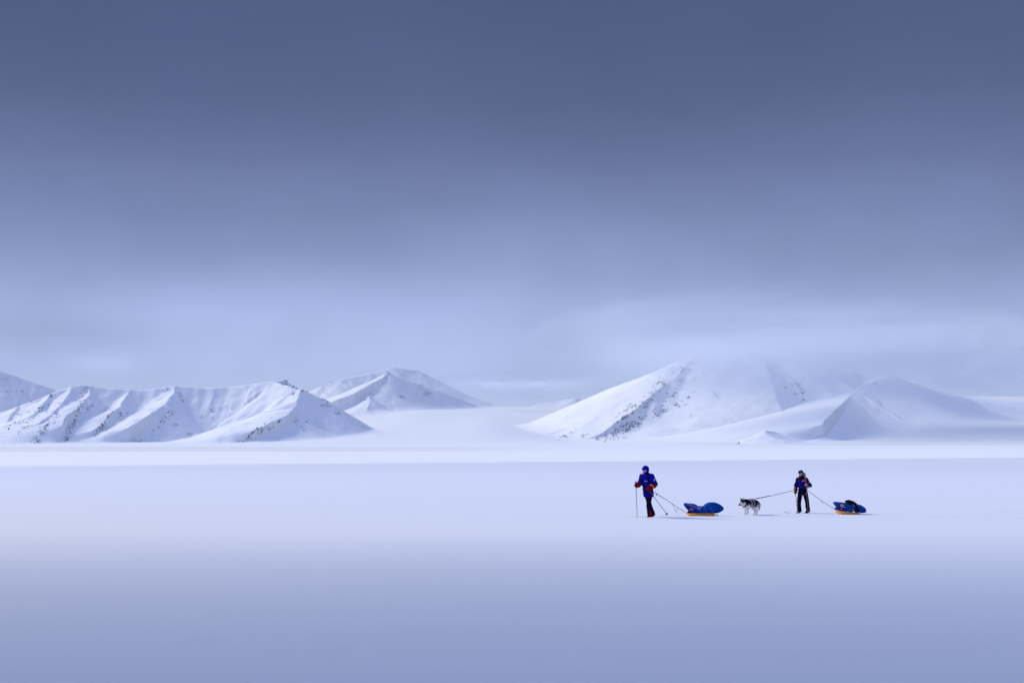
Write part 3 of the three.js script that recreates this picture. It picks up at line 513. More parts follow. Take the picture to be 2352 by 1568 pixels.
  pole(A, [-.478, 1.335, .20], [-.432, -.03, .235], M.boot, 'upright ski pole in the raised red mitt of the leading skier', null);
  pole(A, [-.115, 1.155, .345], [.655, .14, .10], M.boot, 'ski pole slanting back from the lower mitt of the leading skier', null);
  skiPair(A, norm([-.93, .18]), [[-.02, .10, .62, 1.1], [.09, -.10, .60, 1.1]], ['nearer of the two sunken skis under the leading skier', 'farther of the two sunken skis under the leading skier'], null);
}

// ---------------------------------------------------------------- the second skier
const B = on(1845, 53.6);
{
  const J = {
    face: [-.55, .835], pelvis: [.015, .80, 0], chest: [-.01, 1.21, .01], head: [-.068, 1.475, .03], look: norm([-.60, -.06, .80]), size: .112,
    arms: [
      { shoulder: [.115, 1.25, .07], elbow: [.262, 1.035, .08], wrist: [.155, 1.04, .20], tip: [.075, 1.075, .235], grip: [.083, 1.075, .25], roll: norm([-.5, -.1, .85]) },
      { shoulder: [-.145, 1.245, -.08], elbow: [-.235, 1.03, -.06], wrist: [-.265, .835, .02], tip: [-.285, .735, .06], grip: [-.28, .76, .075], roll: norm([-.4, .2, .9]) },
    ],
    legs: [{ hip: [.085, .77, .06], knee: [.135, .42, .10], ankle: [.19, .09, .04], toe: [.095, .032, .12] }, { hip: [-.075, .77, -.05], knee: [-.145, .42, .02], ankle: [-.12, .085, -.03], toe: [-.225, .03, .05] }],
  };
  const yoke = (x, y, z) => { const q = Math.hypot(x + .02, 0) < .17 && y < 1.23 + .12 * noise(x * 8, y * 8, z * 8) * .3 && y > .93; return q ? [.007, .004, .17] : y > 1.2 + .02 * noise(x * 12, 1, z * 12) ? [.005, .004, .022] : y > .93 ? [.006, .004, .085] : [.005, .0045, .022]; };
  const W = {
    coat: [[.62, .18, .14], [.72, .175, .14], [.85, .165, .135], [1.0, .175, .145], [1.15, .18, .135], [1.26, .14, .11], [1.35, .075, .075]], hem: .665, neck: 1.35, yoke: .085, build: .84, sleeve: [.074, .074, .058], collar: .092, seat: .145, leg: [.096, .078, .076],
    coatMat: cloth(1, 1, 1, .12, { vertexColors: true }), coatTint: yoke,
    details: ({ jacket, torso, frame, decal }) => {
      decal('waist_belt', (x, y, z) => Math.max(Math.abs(y - .86) - .038, torso(x, y, z) - .03), .014, M.strap, .010, [-.3, .78, -.3], [.3, .94, .3]);
      decal('chest_logo', (x, y, z) => Math.max(Math.abs(x - .0) - .032, Math.abs(y - 1.218 + .4 * Math.abs(x)) - .011, -z), .012, M.white, .0045, [-.06, 1.17, 0], [.06, 1.26, .3]);
      const e = [.235, 1.165]; decal('arm_emblem', (x, y, z) => Math.max(Math.abs(Math.hypot(x - e[0], y - e[1]) - .02) - .007, -z), .012, M.white, .0045, [.18, 1.11, 0], [.29, 1.22, .3]);
      decal('buckle', (x, y, z) => Math.max(Math.abs(x - .185) - .03, Math.abs(y - .955) - .02, -(Math.max(Math.abs(x - .185) - .016, Math.abs(y - .955) - .008)), -z), .03, M.white, .0055, [.13, .92, -.02], [.24, 1.0, .3]);
      for (const [x0, y0] of [[-.065, .69], [.07, .73], [.115, .735]]) decal('harness_ring', (x, y, z) => Math.hypot(x - x0, y - y0) - .014, .018, M.greyfur, .006, [x0 - .04, y0 - .04, 0], [x0 + .04, y0 + .04, .3]);
    },
    legDetails: ({ trousers, legs, decal }) => { const base = (x, y, z, g = 0) => legs(x, y, z) - g; for (const [x0, y0, r] of [[-.215, .36, .012], [-.215, .25, .014], [-.2, .09, .014], [.21, .28, .009], [.2, .1, .012]]) decal('snow_patch', (x, y, z) => Math.max(Math.hypot(x - x0, y - y0) - r - .006 * noise(x * 40, y * 40, 2), (x0 < 0 ? .0 : .06) - z), .010, M.snow, .006, [x0 - .05, y0 - .06, -.2], [x0 + .05, y0 + .06, .3], trousers, base); },
  };
  const P = person(B, 'skier in dark navy jacket standing behind the dog with a fur hood hanging back', J, W);
  const [ha, hb] = P.hb(1.5);
  const hat = (x, y, z) => { const [f, u, s] = P.inHead(x, y, z); let d = Math.max(Math.hypot((f + .1) / 1.0, (u - .2) / 1.0, s / .86) - 1, .34 - u + .1 * f); d = smin(d, Math.max(Math.hypot((f + .28) / .76, (u + .05) / .95, s / .84) - 1, f - .12), .1); return d * J.size * .8; };
  const cap = part('winter_cap', solid((x, y, z) => hat(x, y, z) + wrinkle(x, y, z, 26, .003), ha, hb, .006), M.black, P.root);
  part('hat_peak', solid((x, y, z) => { const [f, u, s] = P.inHead(x, y, z); return Math.max(Math.hypot((f - .5) / .92, s / .66) - 1, Math.abs(u - .4 + .1 * (f - .6)) - .09, .3 - f) * J.size * .6; }, ha, hb, .006), M.black, cap);
  part('hat_logo', bits([ball(P.headPoint(.86, .62, .36), .012, 1, .7, 1)]), M.pale, cap);
  part('scarf', solid((x, y, z) => Math.max(limb(x, y, z, [-.035, 1.355, .0], [-.02, 1.30, .03], .098, .105), y - 1.372 - .35 * Math.max(0, -.02 - z - x * .5)) + wrinkle(x, y, z, 20, .008), [-.2, 1.18, -.15], [.12, 1.5, .22], .008), M.black, P.root);
  const ruff = (x, y, z) => { const a = Math.atan2(y - 1.36, x - .045); return egg(x, y, z, [.075, 1.385, .02], .052, .105, .10) - .014 * noise(x * 48, y * 48, z * 48) + .01 * Math.sin(a * 3); };
  part('hood_ruff', solid(ruff, [-.02, 1.22, -.13], [.18, 1.54, .17], .006), M.fur, P.root);
  part('cheek', ball(P.headPoint(.62, -.12, -.34), .02, 1, 1, 1), M.skin, P.body);
  // one bare tan glove with fingers on the upright pole, one dark red glove at the hip
  const glove = (arm, mat) => {
    const { wrist: w, tip: t, roll: r, elbow: e } = arm, L = Math.hypot(...add(t, w, -1)), d = add(t, w, -1).map((v) => v / L), c = [d[1] * r[2] - d[2] * r[1], d[2] * r[0] - d[0] * r[2], d[0] * r[1] - d[1] * r[0]], q = (a, b, s) => [w[0] + d[0] * a + r[0] * b + c[0] * s, w[1] + d[1] * a + r[1] * b + c[1] * s, w[2] + d[2] * a + r[2] * b + c[2] * s];
    const f = (x, y, z) => { let m = limb(x, y, z, q(-.06, 0, 0), q(.06, 0, 0), .045, .046); m = smin(m, limb(x, y, z, q(.055, 0, -.02), q(.055, 0, .022), .04, .04), .02);
      for (let i = 0; i < 4; i++) { const s = (i - 1.5) * .028, n = [.9, 1, .95, .78][i]; m = smin(m, Math.min(limb(x, y, z, q(.07, .0, s), q(.085 + .025 * n, .02, s), .017, .016), limb(x, y, z, q(.085 + .025 * n, .02, s), q(.085, .06 * n, s), .016, .015), limb(x, y, z, q(.085, .06 * n, s), q(.05, .066 * n, s), .015, .014)), .008); }
      return smin(m, Math.min(limb(x, y, z, q(.0, .015, -.035), q(.035, .045, -.05), .02, .018), limb(x, y, z, q(.035, .045, -.05), q(.07, .06, -.035), .018, .015)), .012); };
    return part('glove', solid(f, [w[0] - .17, w[1] - .17, w[2] - .17], [w[0] + .17, w[1] + .17, w[2] + .17], .006), mat, P.root);
  };
  glove(J.arms[0], M.tan); glove(J.arms[1], std(.13, .006, .02, .8));
  pole(B, [.062, 1.335, .265], [.165, -.02, .13], M.pink, 'ski pole held upright in the tan glove, red grip at chest height', null, M.pink);
  pole(B, [-.295, 1.0, .05], [-.222, -.03, .10], M.pink, 'ski pole with red grip hanging beside the hip of the second skier', null, M.white);
  skiPair(B, norm([-.95, .1]), [[-.14, .02, .56, 1.0], [.17, .09, .80, 1.0]], ['farther sunken ski under the second skier, toe showing near the dog', 'nearer sunken ski under the second skier, beneath the right boot'], null);
}

// ---------------------------------------------------------------- the dog
const D = on(1724.6, 52.2);
{
  const g = [-.66, 0, .75], l = [.75, 0, .66], C1 = [-.105, .395, .12], C2 = [.15, .42, -.16], Hd = [-.24, .465, .275], N = norm([-.66, -.50, .62]), muz = add(Hd, N, .11), nose = add(Hd, N, .19);
  const legs = [
    [[[-.165, .36, .09], [-.17, .19, .10], [-.172, .06, .11], [-.195, .022, .135]], [.062, .036, .030, .033]],
    [[[-.05, .36, .17], [-.075, .20, .19], [-.085, .085, .15], [-.11, .055, .165]], [.062, .036, .029, .033]],
    [[[.20, .38, -.11], [.155, .24, -.06], [.215, .14, -.13], [.195, .045, -.11], [.17, .022, -.09]], [.085, .055, .033, .029, .032]],
    [[[.085, .38, -.20], [.06, .24, -.14], [.125, .14, -.20], [.11, .045, -.18], [.085, .022, -.16]], [.085, .055, .033, .029, .032]],
  ];
  const fur = (x, y, z, a) => a * (noise(x * 34, y * 16, z * 34) + .5 * noise(x * 75, y * 40, z * 75));
  const headAt = (x, y, z) => { const d = [x - Hd[0], y - Hd[1], z - Hd[2]], f = d[0] * N[0] + d[1] * N[1] + d[2] * N[2], s = d[0] * l[0] + d[2] * l[2], U = [N[1] * l[2], N[2] * l[0] - N[0] * l[2], -N[1] * l[0]], u = -(d[0] * U[0] + d[1] * U[1] + d[2] * U[2]); return [f, U[1] > 0 ? -u : u, s]; };
  const headPt = (f, u, s) => { const U0 = [N[1] * l[2], N[2] * l[0] - N[0] * l[2], -N[1] * l[0]], q = U0[1] > 0 ? 1 : -1; return [0, 1, 2].map((i) => Hd[i] + N[i] * f + U0[i] * q * u + l[i] * s); };
  const f = (x, y, z) => {
    let d = limb(x, y, z, C1, C2, .155, .125);
    d = smin(d, limb(x, y, z, add(C1, [-.02, .03, .03]), add(Hd, N, -.04), .135, .105), .06);
    d = smin(d, egg(x, y, z, add(C1, [-.02, -.06, .03]), .13, .14, .13), .05);
    const [hf, hu, hsd] = headAt(x, y, z);
    let h = Math.hypot(hf / .105, hu / .098, hsd / .105) - 1; h *= .098;
    h = smin(h, limb(x, y, z, add(Hd, N, .03), add(add(Hd, N, .175), [0, .0, 0]), .072, .036), .03);                       // muzzle
    h = smin(h, limb(x, y, z, headPt(.06, -.055, 0), headPt(.15, -.062, 0), .035, .022), .012);                             // lower jaw
    for (const s of [-1, 1]) { h = smin(h, egg(x, y, z, headPt(.0, -.045, s * .075), .05, .05, .05), .03); const a = headPt(-.035, .07, s * .072), b = headPt(-.045, .155, s * .09); h = smin(h, limb(x, y, z, a, b, .036, .006), .012); }
    d = smin(d, h, .035);
    for (const [p, r] of legs) for (let i = 0; i + 1 < p.length; i++) d = smin(d, limb(x, y, z, p[i], p[i + 1], r[i], r[i + 1]), .035);
    d = smin(d, Math.min(limb(x, y, z, [.225, .47, -.22], [.285, .36, -.26], .04, .055), limb(x, y, z, [.285, .36, -.26], [.275, .19, -.25], .055, .03)), .02);   // bushy tail hanging down
    const shaggy = step01(.12, .3, y);
    return d + fur(x, y, z, .012) * (Math.hypot(hf - .1, hu) < .12 ? .25 : .3 + .7 * shaggy);
  };
  const BLK = [.008, .008, .014], GRY = [.15, .145, .155], WHT = [.70, .69, .69];
  const tint = (x, y, z) => {
    const [hf, hu, s] = headAt(x, y, z), n = fbm(x * 14, y * 9, z * 14, 3) * .09, a = Math.abs(s);
    const inHead = Math.hypot(hf - .04, hu - .02, s) < .155 && hf > -.075;
    if (inHead) {
      if (hu > .075 && hf < 0) { return a > .045 && hf > -.045 && hu < .14 ? GRY : BLK; }                                    // ears, dark outside
      if (hf > .17 && hu > -.03) return BLK;                                                                             // nose
      if (hf > .06 && hu < -.035 && hu > -.052 && hf < .17) return BLK;                                                     // lips
      if (hf > .045 && a < .012 && hu > .02) return BLK;                                                                 // stripe down the brow
      if (Math.hypot(hf - .085, hu - .045, a - .04) < .028) return WHT;
      return hu > .012 + n * .2 && hf < .085 || (hf < -.02 && hu > -.03) ? BLK : WHT;
    }
    const t = clamp(((x - C1[0]) * (C2[0] - C1[0]) + (z - C1[2]) * (C2[2] - C1[2])) / .14);
    const line = mix(.40, .345, t) + n - .06 * Math.exp(-(((t - .45) / .16) ** 2));
    if (x > .235 && y < .44) return y > .36 + n ? GRY : [.5, .5, .5];
    if (y > line) { const band = noise(x * 5 + 2, y * 1.2, z * 5); return band > .42 ? GRY : BLK; }
    if (y > line - .06) return n > 0 ? GRY : [.10, .10, .11];
    return WHT.map((v) => v * (y < .05 ? .95 : 1));
  };
  const dog = thing('husky_dog', D, 'black and white husky dog walking ahead on a leash with its mouth open', 'dog'); dog.rotation.y = -.3;
  const body = part('body', solid(f, [-.44, -.02, -.36], [.36, .70, .48], .0075, tint), cloth(1, 1, 1, .15, { vertexColors: true }), dog);
  for (const s of [-1, 1]) part('eye', ball(headPt(.095, .035, s * .042), .011), M.eye, body);
  part('nose', ball(nose, .024, 1.1, .9, 1), M.eye, body);
  part('tongue', bits([ball(headPt(.135, -.052, 0), .028, .8, .45, 1)]), std(.32, .08, .12, .5), body);
  const along = (x, z) => ((x - C1[0]) * (C2[0] - C1[0]) + (z - C1[2]) * (C2[2] - C1[2])) / .1434;
  const har = (x, y, z) => Math.max(Math.abs(f(x, y, z) - .004) - .007, Math.min(Math.abs(along(x, z) - .28) - .045, Math.abs(along(x, z) - .62) - .04, Math.abs(along(x, z) - .28 - (.5 - y) * .4) - .035), .27 - y);
  const harness = part('harness', solid(har, [-.2, .2, -.36], [.32, .62, .36], .0075), M.greyfur, dog);
  part('back_strap', bits([cord([[-.06, .585, .06], [.02, .575, -.02], [.09, .565, -.10]], .011), ball([.1, .575, -.11], .018)]), M.strap, harness);
  const collar = (x, y, z) => Math.max(Math.abs(f(x, y, z) - .004) - .007, Math.abs((x - C1[0]) * -.57 + (y - C1[1]) * .42 + (z - C1[2]) * .7 - .115) - .012);
  part('collar', solid(collar, [-.4, .25, -.1], [.05, .62, .42], .0075), M.strap, dog);
  part('collar_tag', ball([-.255, .245, .24], .014), M.steel, dog);
}

// ---------------------------------------------------------------- the sleds and their loads
function tub(root, x0, x1, wide, high, low, rake, mat) {            // a moulded pulk: deep raked bow, sides falling towards the stern, rolled rim
  const n = 40, m = 18, P = [], I = [], skin = (k, q, grow) => {
    const t = (k / n) ** 1.6, a = (q / m - .5) * 2, e = Math.abs(a), rise = Math.pow(clamp((e - .5) / .5), 1.15), tall = mix(high, low, Math.pow(clamp(t * 1.25), .7));
    const nose = Math.sqrt(clamp(t / .10)), w = wide * (.10 + .90 * nose) * (1 - .10 * Math.pow(clamp((t - .9) / .1), 2)), up = rise * tall + (1 - nose) * (1 - rise) * high * .55;
    const side = Math.sign(a) * (.88 * Math.min(1, e / .52) + .12 * clamp((e - .5) / .5));
    return [mix(x0 + rake * (1 - up / high), x1 - .02 * (1 - rise), t), up + grow * .012, (w - grow * .010) * side];
  };
  for (const grow of [0, 1]) for (let i = 0; i <= n; i++) for (let j = 0; j <= m; j++) P.push(...skin(i, j, grow));
  const K = (n + 1) * (m + 1), id = (g, i, j) => g * K + i * (m + 1) + j;
  for (const g of [0, 1]) for (let i = 0; i < n; i++) for (let j = 0; j < m; j++) { const a = id(g, i, j), b = id(g, i + 1, j), c = id(g, i + 1, j + 1), d = id(g, i, j + 1); g ? I.push(a, c, b, a, d, c) : I.push(a, b, c, a, c, d); }
  for (let i = 0; i < n; i++) for (const j of [0, m]) { const a = id(0, i, j), b = id(0, i + 1, j), c = id(1, i + 1, j), d = id(1, i, j); I.push(a, b, c, a, c, d); }
  for (let j = 0; j < m; j++) for (const i of [0, n]) { const a = id(0, i, j), b = id(0, i, j + 1), c = id(1, i, j + 1), d = id(1, i, j); I.push(a, b, c, a, c, d); }
  const g = new THREE.BufferGeometry(); g.setAttribute('position', new THREE.BufferAttribute(new Float32Array(P), 3)); g.setIndex(I); const h = g.toNonIndexed(); h.computeVertexNormals();
  const hull = part('tub', h, mat, root);
  for (const j of [0, m]) { const pts = []; for (let i = 0; i <= n; i += 4) pts.push(skin(i, j, .5)); part('rim', cord(pts, .010, 8, 4), M.orangeDark, root); }
  for (const s of [-.35, .35]) part('runner', new THREE.BoxGeometry((x1 - x0) * .7, .014, .05).translate((x0 + x1) / 2 + .05, .0, wide * s), M.orangeDark, hull);
  return hull;
}
const hull2 = (x, y, pts, k) => {                                    // rounded convex outline given by its corners, clockwise as drawn with y up
  let d = -9; for (let i = 0; i < pts.length; i++) { const a = pts[i], b = pts[(i + 1) % pts.length], ex = b[0] - a[0], ey = b[1] - a[1], L = Math.hypot(ex, ey), v = ((y - a[1]) * ex - (x - a[0]) * ey) / L; d = d < -8 ? v : smax(d, v, k); } return d;
};
const tri = (x, y, pts) => { let d = -9; for (let i = 0; i < 3; i++) { const a = pts[i], b = pts[(i + 1) % 3], ex = b[0] - a[0], ey = b[1] - a[1], L = Math.hypot(ex, ey); d = Math.max(d, ((y - a[1]) * ex - (x - a[0]) * ey) / L); } return d; };
const tilt = (x, y, cx, cy, a) => { const c = Math.cos(a), s = Math.sin(a), u = x - cx, v = y - cy; return [u * c + v * s, -u * s + v * c]; };
function marks(base, list, parent, box) { for (const [name, test, mat] of list) part(name, solid((x, y, z) => Math.max(base(x, y, z) - .007, -base(x, y, z) - .01, test(x, y, z), .0 - z), box[0], box[1], .006), mat, parent); }
const S1 = on(1610.5, 51.4);
{
  const sled = thing('sled', S1, 'orange plastic pulk sled towed by the leading skier under a long blue load', 'sled', null);
  tub(sled, -.53, .485, .25, .10, .075, .05, M.orange);
  part('tow_bracket', rod([-.50, .10, -.10], [-.50, .10, .10], .012, .012), M.strap, sled); part('rear_fitting', bits([rod([.47, .06, .12], [.58, .035, .13], .010, .010), rod([.555, .005, .13], [.59, .07, .13], .014, .012)]), M.strap, sled);
  const lash = []; for (let i = 0; i < 9; i++) { const x = -.42 + i * .105; lash.push(cord([[x, .085, .245], [x + .05, .125, .22], [x + .1, .09, .245]], .006)); } part('lashing', bits(lash), M.greyfur, sled);
  // front bag: a wedge jutting over the bow, squeezed by straps towards the back
  const out = [[-.578, .468], [-.20, .43], [-.02, .30], [.0, .12], [-.09, .085], [-.31, .118], [-.46, .20], [-.622, .40]];
  const bag = (x, y, z) => {
    let d = smax(hull2(x, y, out, .03), Math.abs(z) - .2, .07); d = smax(d, (y - .437 + .405 * (x + .476)) * .80 + (z - .10) * .45, .02);
    const lump = (cx, cy, rx, ry) => { const q = Math.hypot((x - cx) / rx, (y - cy) / ry, (z - .02) / .24); return (q - 1) * Math.min(rx, ry); };
    d = smin(d, lump(.13, .225, .135, .155), .02); d = smin(d, lump(.345, .215, .15, .15), .012); d = smin(d, lump(-.03, .21, .12, .155), .03);
    return d + wrinkle(x, y, z, 13, .007);
  };
  const b1 = thing('expedition_bag', S1, 'blue wedge-fronted expedition bag strapped along the sled behind the leading skier', 'bag');
  const tone = (x, y, z) => { const q = noise(x * 6, y * 6, z * 6) * .25 + 1; return x < -.02 && (y - .437 + .405 * (x + .476)) * .80 + (z - .10) * .45 < -.02 ? [.005 * q, .022 * q, .24 * q] : [.006 * q, .07 * q, .36 * q]; };
  const fabric = cloth(1, 1, 1, .15, { vertexColors: true });
  const cover = part('cover', solid(bag, [-.68, .04, -.28], [.54, .52, .30], .0095, tone), fabric, b1);
  marks(bag, [
    ['zipper', (x, y, z) => Math.max(Math.abs(y - .437 + .405 * (x + .476) + .012) - .007, x + .05, -.5 - x), M.trim],
    ['triangle_logo', (x, y, z) => { const o = [[-.425, .292], [-.285, .25], [-.375, .205]], c = [-.362, .249], s = o.map((p) => [c[0] + (p[0] - c[0]) * .42, c[1] + (p[1] - c[1]) * .42]); return Math.max(tri(x, y, o), -tri(x, y, s)); }, M.trim],
    ['end_patch', (x, y, z) => Math.hypot(x + .02, y - .33) - .02, M.trim],
    ['label', (x, y, z) => Math.max(Math.abs(x - .2 - (y - .26) * -.5) - .008, Math.abs(y - .262) - .022), M.white],
  ], b1, [[-.66, .05, -.01], [.46, .5, .28]]);
  for (const [x, w] of [[.005, .008], [.185, .007]]) part('strap', solid((u, y, z) => Math.max(Math.abs(bag(u, y, z) - .004) - .006, Math.abs(u - x - .25 * (y - .2)) - w), [x - .1, .03, -.28], [x + .1, .5, .28], .008), M.bagDark, b1);
  const ends = (x, y, z) => { const [u, v] = tilt(x, y, .44, .29, -.09), q = Math.abs(u) / (u > 0 ? .385 : .36), w = z + .05; return (Math.hypot(v / (.187 * Math.pow(Math.max(0, 1 - Math.pow(q, u > 0 ? 1.75 : 2.2)), .66) + .014), w / (.2 * Math.pow(Math.max(0, 1 - Math.pow(q, 2.2)), .6) + .014)) - 1) * .09 + Math.max(0, q - 1) * .2 + wrinkle(x, y, z, 10, .007); };
  const b2 = thing('duffel_bag', S1, 'round-bellied blue duffel bag hanging over the back of the leading sled', 'bag');
  part('cover', solid(ends, [.08, .05, -.28], [.86, .54, .28], .0095), M.bagBlue, b2);
  part('end_cap', solid((x, y, z) => Math.max(ends(x, y, z) - .006, .785 - x), [.7, .05, -.28], [.88, .54, .28], .008), M.bagDark, b2);
  part('seam', solid((x, y, z) => Math.max(Math.abs(ends(x, y, z) - .003) - .006, Math.abs(tilt(x, y, .44, .29, -.09)[0] - .20 + 1.2 * (y - .29) ** 2 * 4) - .006), [.3, .05, -.28], [.8, .54, .28], .008), M.bagDark, b2);
  const small = (x, y, z) => egg(x, y, z, [-.40, .145, .02], .09, .055, .17) + wrinkle(x, y, z, 16, .01);
  const b3 = thing('stuff_sack', S1, 'small black stuff sack tucked under the front of the leading sled load', 'bag'); part('sack', solid(small, [-.54, .05, -.2], [-.26, .24, .24], .009), M.black, b3);
  part('drawcord', cord([[-.44, .175, .15], [-.41, .2, .17], [-.36, .185, .17]], .007), M.greyfur, b3);
}
const S2 = on(1948.6, 52.8);
{
  const sled = thing('sled', S2, 'orange plastic pulk sled with raised bow towed by the second skier', 'sled', null);
  tub(sled, -.475, .40, .24, .155, .032, .085, M.orange);
  part('tow_bracket', rod([-.45, .155, -.08], [-.45, .155, .08], .012, .012), M.strap, sled); for (const z of [-.2, .2]) part('rear_post', rod([.385, .01, z], [.385, .12, z], .010, .010), M.strap, sled);
  const lash = []; for (let i = 0; i < 7; i++) { const x = -.3 + i * .095, y = .105 - .075 * i / 6; lash.push(cord([[x, y, .235], [x + .05, y + .045, .2], [x + .095, y - .012, .235]], .006)); } part('lashing', bits(lash), M.greyfur, sled);
  const o1 = [[-.495, .455], [-.15, .432], [.06, .40], [.17, .32], [.215, .19], [.08, .06], [-.08, .12], [-.42, .265], [-.535, .415]];
  const bag = (x, y, z) => {
    let d = smax(hull2(x, y, o1, .035), Math.abs(z) - .2, .08); d = smax(d, (y - .44 + .1 * (x + .4)) * .8 + (z - .08) * .5, .03);
    d = Math.max(d, -(Math.abs(x - .01 - .25 * (.25 - y)) - .006) * .25 - .012);
    d = smin(d, (Math.hypot((x - .15) / .13, (y - .25) / .15, (z - .02) / .24) - 1) * .13, .012); d = smin(d, (Math.hypot((x - .32) / .12, (y - .20) / .15, (z - .02) / .23) - 1) * .12, .008);
    return d + wrinkle(x, y, z, 13, .008);
  };
  const b1 = thing('expedition_bag', S2, 'blue expedition bag with square orange logo on the sled of the second skier', 'bag');
  part('cover', solid(bag, [-.6, .0, -.28], [.46, .52, .28], .0095), cloth(.004, .055, .27), b1);
  marks(bag, [
    ['square_logo', (x, y, z) => { const [u, v] = tilt(x, y, -.258, .315, -.2); return Math.max(Math.abs(u) + .4 * Math.max(0, -v) - .062, Math.abs(v) - .05, -(Math.hypot(u, v - .012) - .018), -(Math.hypot(u, v + .024) - .014)); }, M.trim],
    ['zipper', (x, y, z) => Math.max(Math.abs(y - .425 + .28 * (x + .1)) - .006, x - .02, -.1 - x), M.white],
    ['label', (x, y, z) => { const [u, v] = tilt(x, y, -.17, .25, -.5); return Math.max(Math.abs(u) - .045, Math.abs(v) - .013); }, M.pale],
    ['trim', (x, y, z) => Math.max(Math.abs(Math.hypot(x + .02, y - .2) - .235) - .006, y - .40, .27 - y, -x), M.trim],
  ], b1, [[-.56, .05, -.01], [.4, .5, .28]]);
  part('side_flag', solid((x, y, z) => Math.max(Math.abs(bag(x, y, z) - .012) - .008, Math.max(tri(x, y, [[.1, .20], [.2, .10], [.10, .04]]), -tri(x, y, [[.115, .16], [.165, .10], [.115, .075]])), -z), [.05, .0, 0], [.26, .24, .28], .006), M.trim, b1);
  const low = (x, y, z) => smax(hull2(x, y, [[-.43, .255], [-.15, .26], [-.04, .19], [-.075, .075], [-.39, .14], [-.475, .185]], .03), Math.abs(z - .02) - .215, .06) + wrinkle(x, y, z, 15, .007);
  const b4 = thing('duffel_bag', S2, 'small dark blue duffel bag under the front load of the second sled', 'bag'); part('cover', solid(low, [-.52, .04, -.24], [.0, .3, .28], .009), M.bagDark, b4);
  marks(low, [['badge', (x, y, z) => Math.hypot(x + .3, y - .203) - .018, M.pale]], b4, [[-.5, .05, -.01], [0, .3, .28]]);
  const tail = (x, y, z) => { const [u, v] = tilt(x, y, .43, .20, -.42), q = Math.abs(u) / .255; return (Math.hypot(v / (.125 * Math.pow(Math.max(0, 1 - Math.pow(q, 2.1)), .6) + .012), z / (.17 * Math.pow(Math.max(0, 1 - q * q), .5) + .012)) - 1) * .08 + Math.max(0, q - 1) * .2 + wrinkle(x, y, z, 14, .006); };
  const b5 = thing('duffel_bag', S2, 'pointed blue duffel bag trailing over the back of the second sled', 'bag'); part('cover', solid(tail, [.12, .02, -.24], [.72, .42, .24], .0095), M.bagBlue, b5);
  part('end_cap', solid((x, y, z) => Math.max(tail(x, y, z) - .006, .60 - x), [.5, .02, -.24], [.74, .42, .24], .008), M.bagDark, b5);
  const pack = (x, y, z) => { const [u, v] = tilt(x, y, .085, .425, -.22); let d = egg(u, v, z, [0, 0, .02], .19, .085, .17); d = smin(d, limb(x, y, z, [.2, .40, .05], [.315, .33, .06], .055, .04), .04); return d + wrinkle(x, y, z, 14, .016); };
  const b6 = thing('rucksack', S2, 'black rucksack lashed on top of the blue load of the second sled', 'bag'); part('pack', solid(pack, [-.16, .28, -.2], [.4, .56, .24], .009), M.black, b6);
  part('pack_strap', solid((x, y, z) => Math.max(Math.abs(Math.min(bag(x, y, z), tail(x, y, z)) - .012) - .012, Math.abs(x - .25 - .35 * (.3 - y)) - .04 - .02 * noise(y * 20, z * 9, 1)), [.1, .04, -.26], [.46, .42, .28], .009), M.black, b6);
  part('buckle', bits([ball([.305, .37, .13], .014), ball([.33, .34, .12], .012)]), M.greyfur, b6);
}

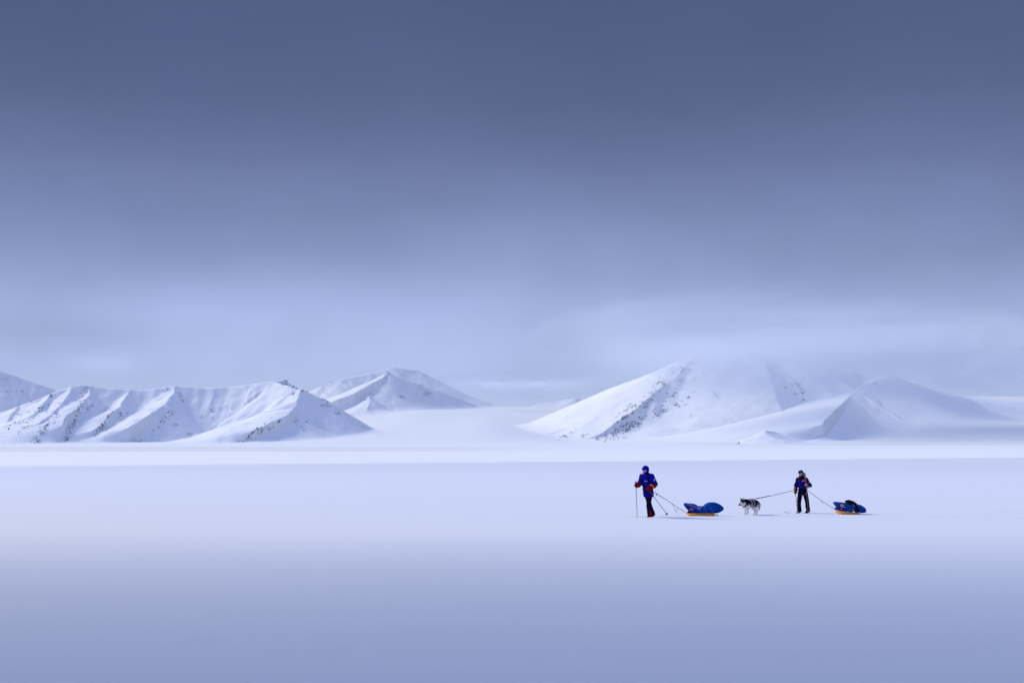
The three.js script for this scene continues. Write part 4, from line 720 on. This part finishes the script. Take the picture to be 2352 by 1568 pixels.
// ---------------------------------------------------------------- ropes and leash
const rel = (o, p) => [o[0] + p[0], o[1] + p[1], o[2] + p[2]];
{
  const hip = rel(A, [.20, .985, .02]), bow = rel(S1, [-.50, .10, .0]), p = (t, sag = 0, dx = 0) => [mix(hip[0], bow[0], t) + dx, mix(hip[1], bow[1], t) - sag, mix(hip[2], bow[2], t)];
  const r = thing('tow_rope', [0, 0, 0], 'thin tow rope from the leading skier to the first sled with a hanging loop', 'rope');
  part('line', cord([hip, p(.12, .035), p(.3, .025), p(.55, .02), p(.8, .015), bow], .0085), M.rope, r);
  part('waist_line', cord([rel(A, [.17, .93, .1]), p(.075, .045), p(.12, .035)], .007), M.rope, r);
  part('loose_loop', cord([p(.54, .02), p(.61, .12), p(.665, .225, -.01), p(.70, .12, .01), p(.73, .02)], .006, 6, 6), M.rope, r);
  const ring = new THREE.TorusGeometry(.03, .008, 8, 20); ring.translate(...p(.075, .06)); part('ring', ring, M.steel, r);
  for (const t of [.17, .285, .86]) part('knot', ball(p(t, t < .3 ? .03 : .012), .018, 1.3, .9, 1), t === .285 ? M.rope : std(.5, .03, .04, .7), r);
  part('cord_end', cord([p(.2, .03), p(.215, .07), p(.21, .10)], .005), M.rope, r);
}
{
  const hip = rel(B, [.19, .835, .02]), bow = rel(S2, [-.455, .16, 0]), p = (t, sag = 0, dx = 0) => [mix(hip[0], bow[0], t) + dx, mix(hip[1], bow[1], t) - sag, mix(hip[2], bow[2], t)];
  const r = thing('tow_rope', [0, 0, 0], 'thin plain tow rope from the second skier down to the rear sled', 'rope');
  part('line', cord([hip, p(.25, .012), p(.5, .018), p(.75, .014), bow], .0085), M.rope, r);
  part('cord_end', cord([p(.49, .018), p(.51, .07, .0), p(.545, .115, .0)], .005), M.rope, r);
  part('knot', ball(p(.93, .006), .017, 1.4, .9, 1), M.strap, r);
}
{
  const hand = rel(B, [-.27, .87, .08]), ring = rel(D, [.128, .575, -.0755]), p = (t, s = 0) => [mix(hand[0], ring[0], t), mix(hand[1], ring[1], t) - s, mix(hand[2], ring[2], t)];
  const r = thing('leash', [0, 0, 0], 'taut dark leash from the second skier to the harness of the dog', 'leash');
  part('line', cord([hand, p(.3, .014), p(.6, .018), p(.93, .006)], .009), M.strap, r);
  part('shock_cord', cord([p(.62, .018), p(.78, .013), p(.92, .006)], .0135), M.strap, r);
  part('clip', bits([rod(p(.93, .006), ring, .014, .01), ball(p(.925, .006), .02)]), M.steel, r);
}
renderer.render(scene, camera);
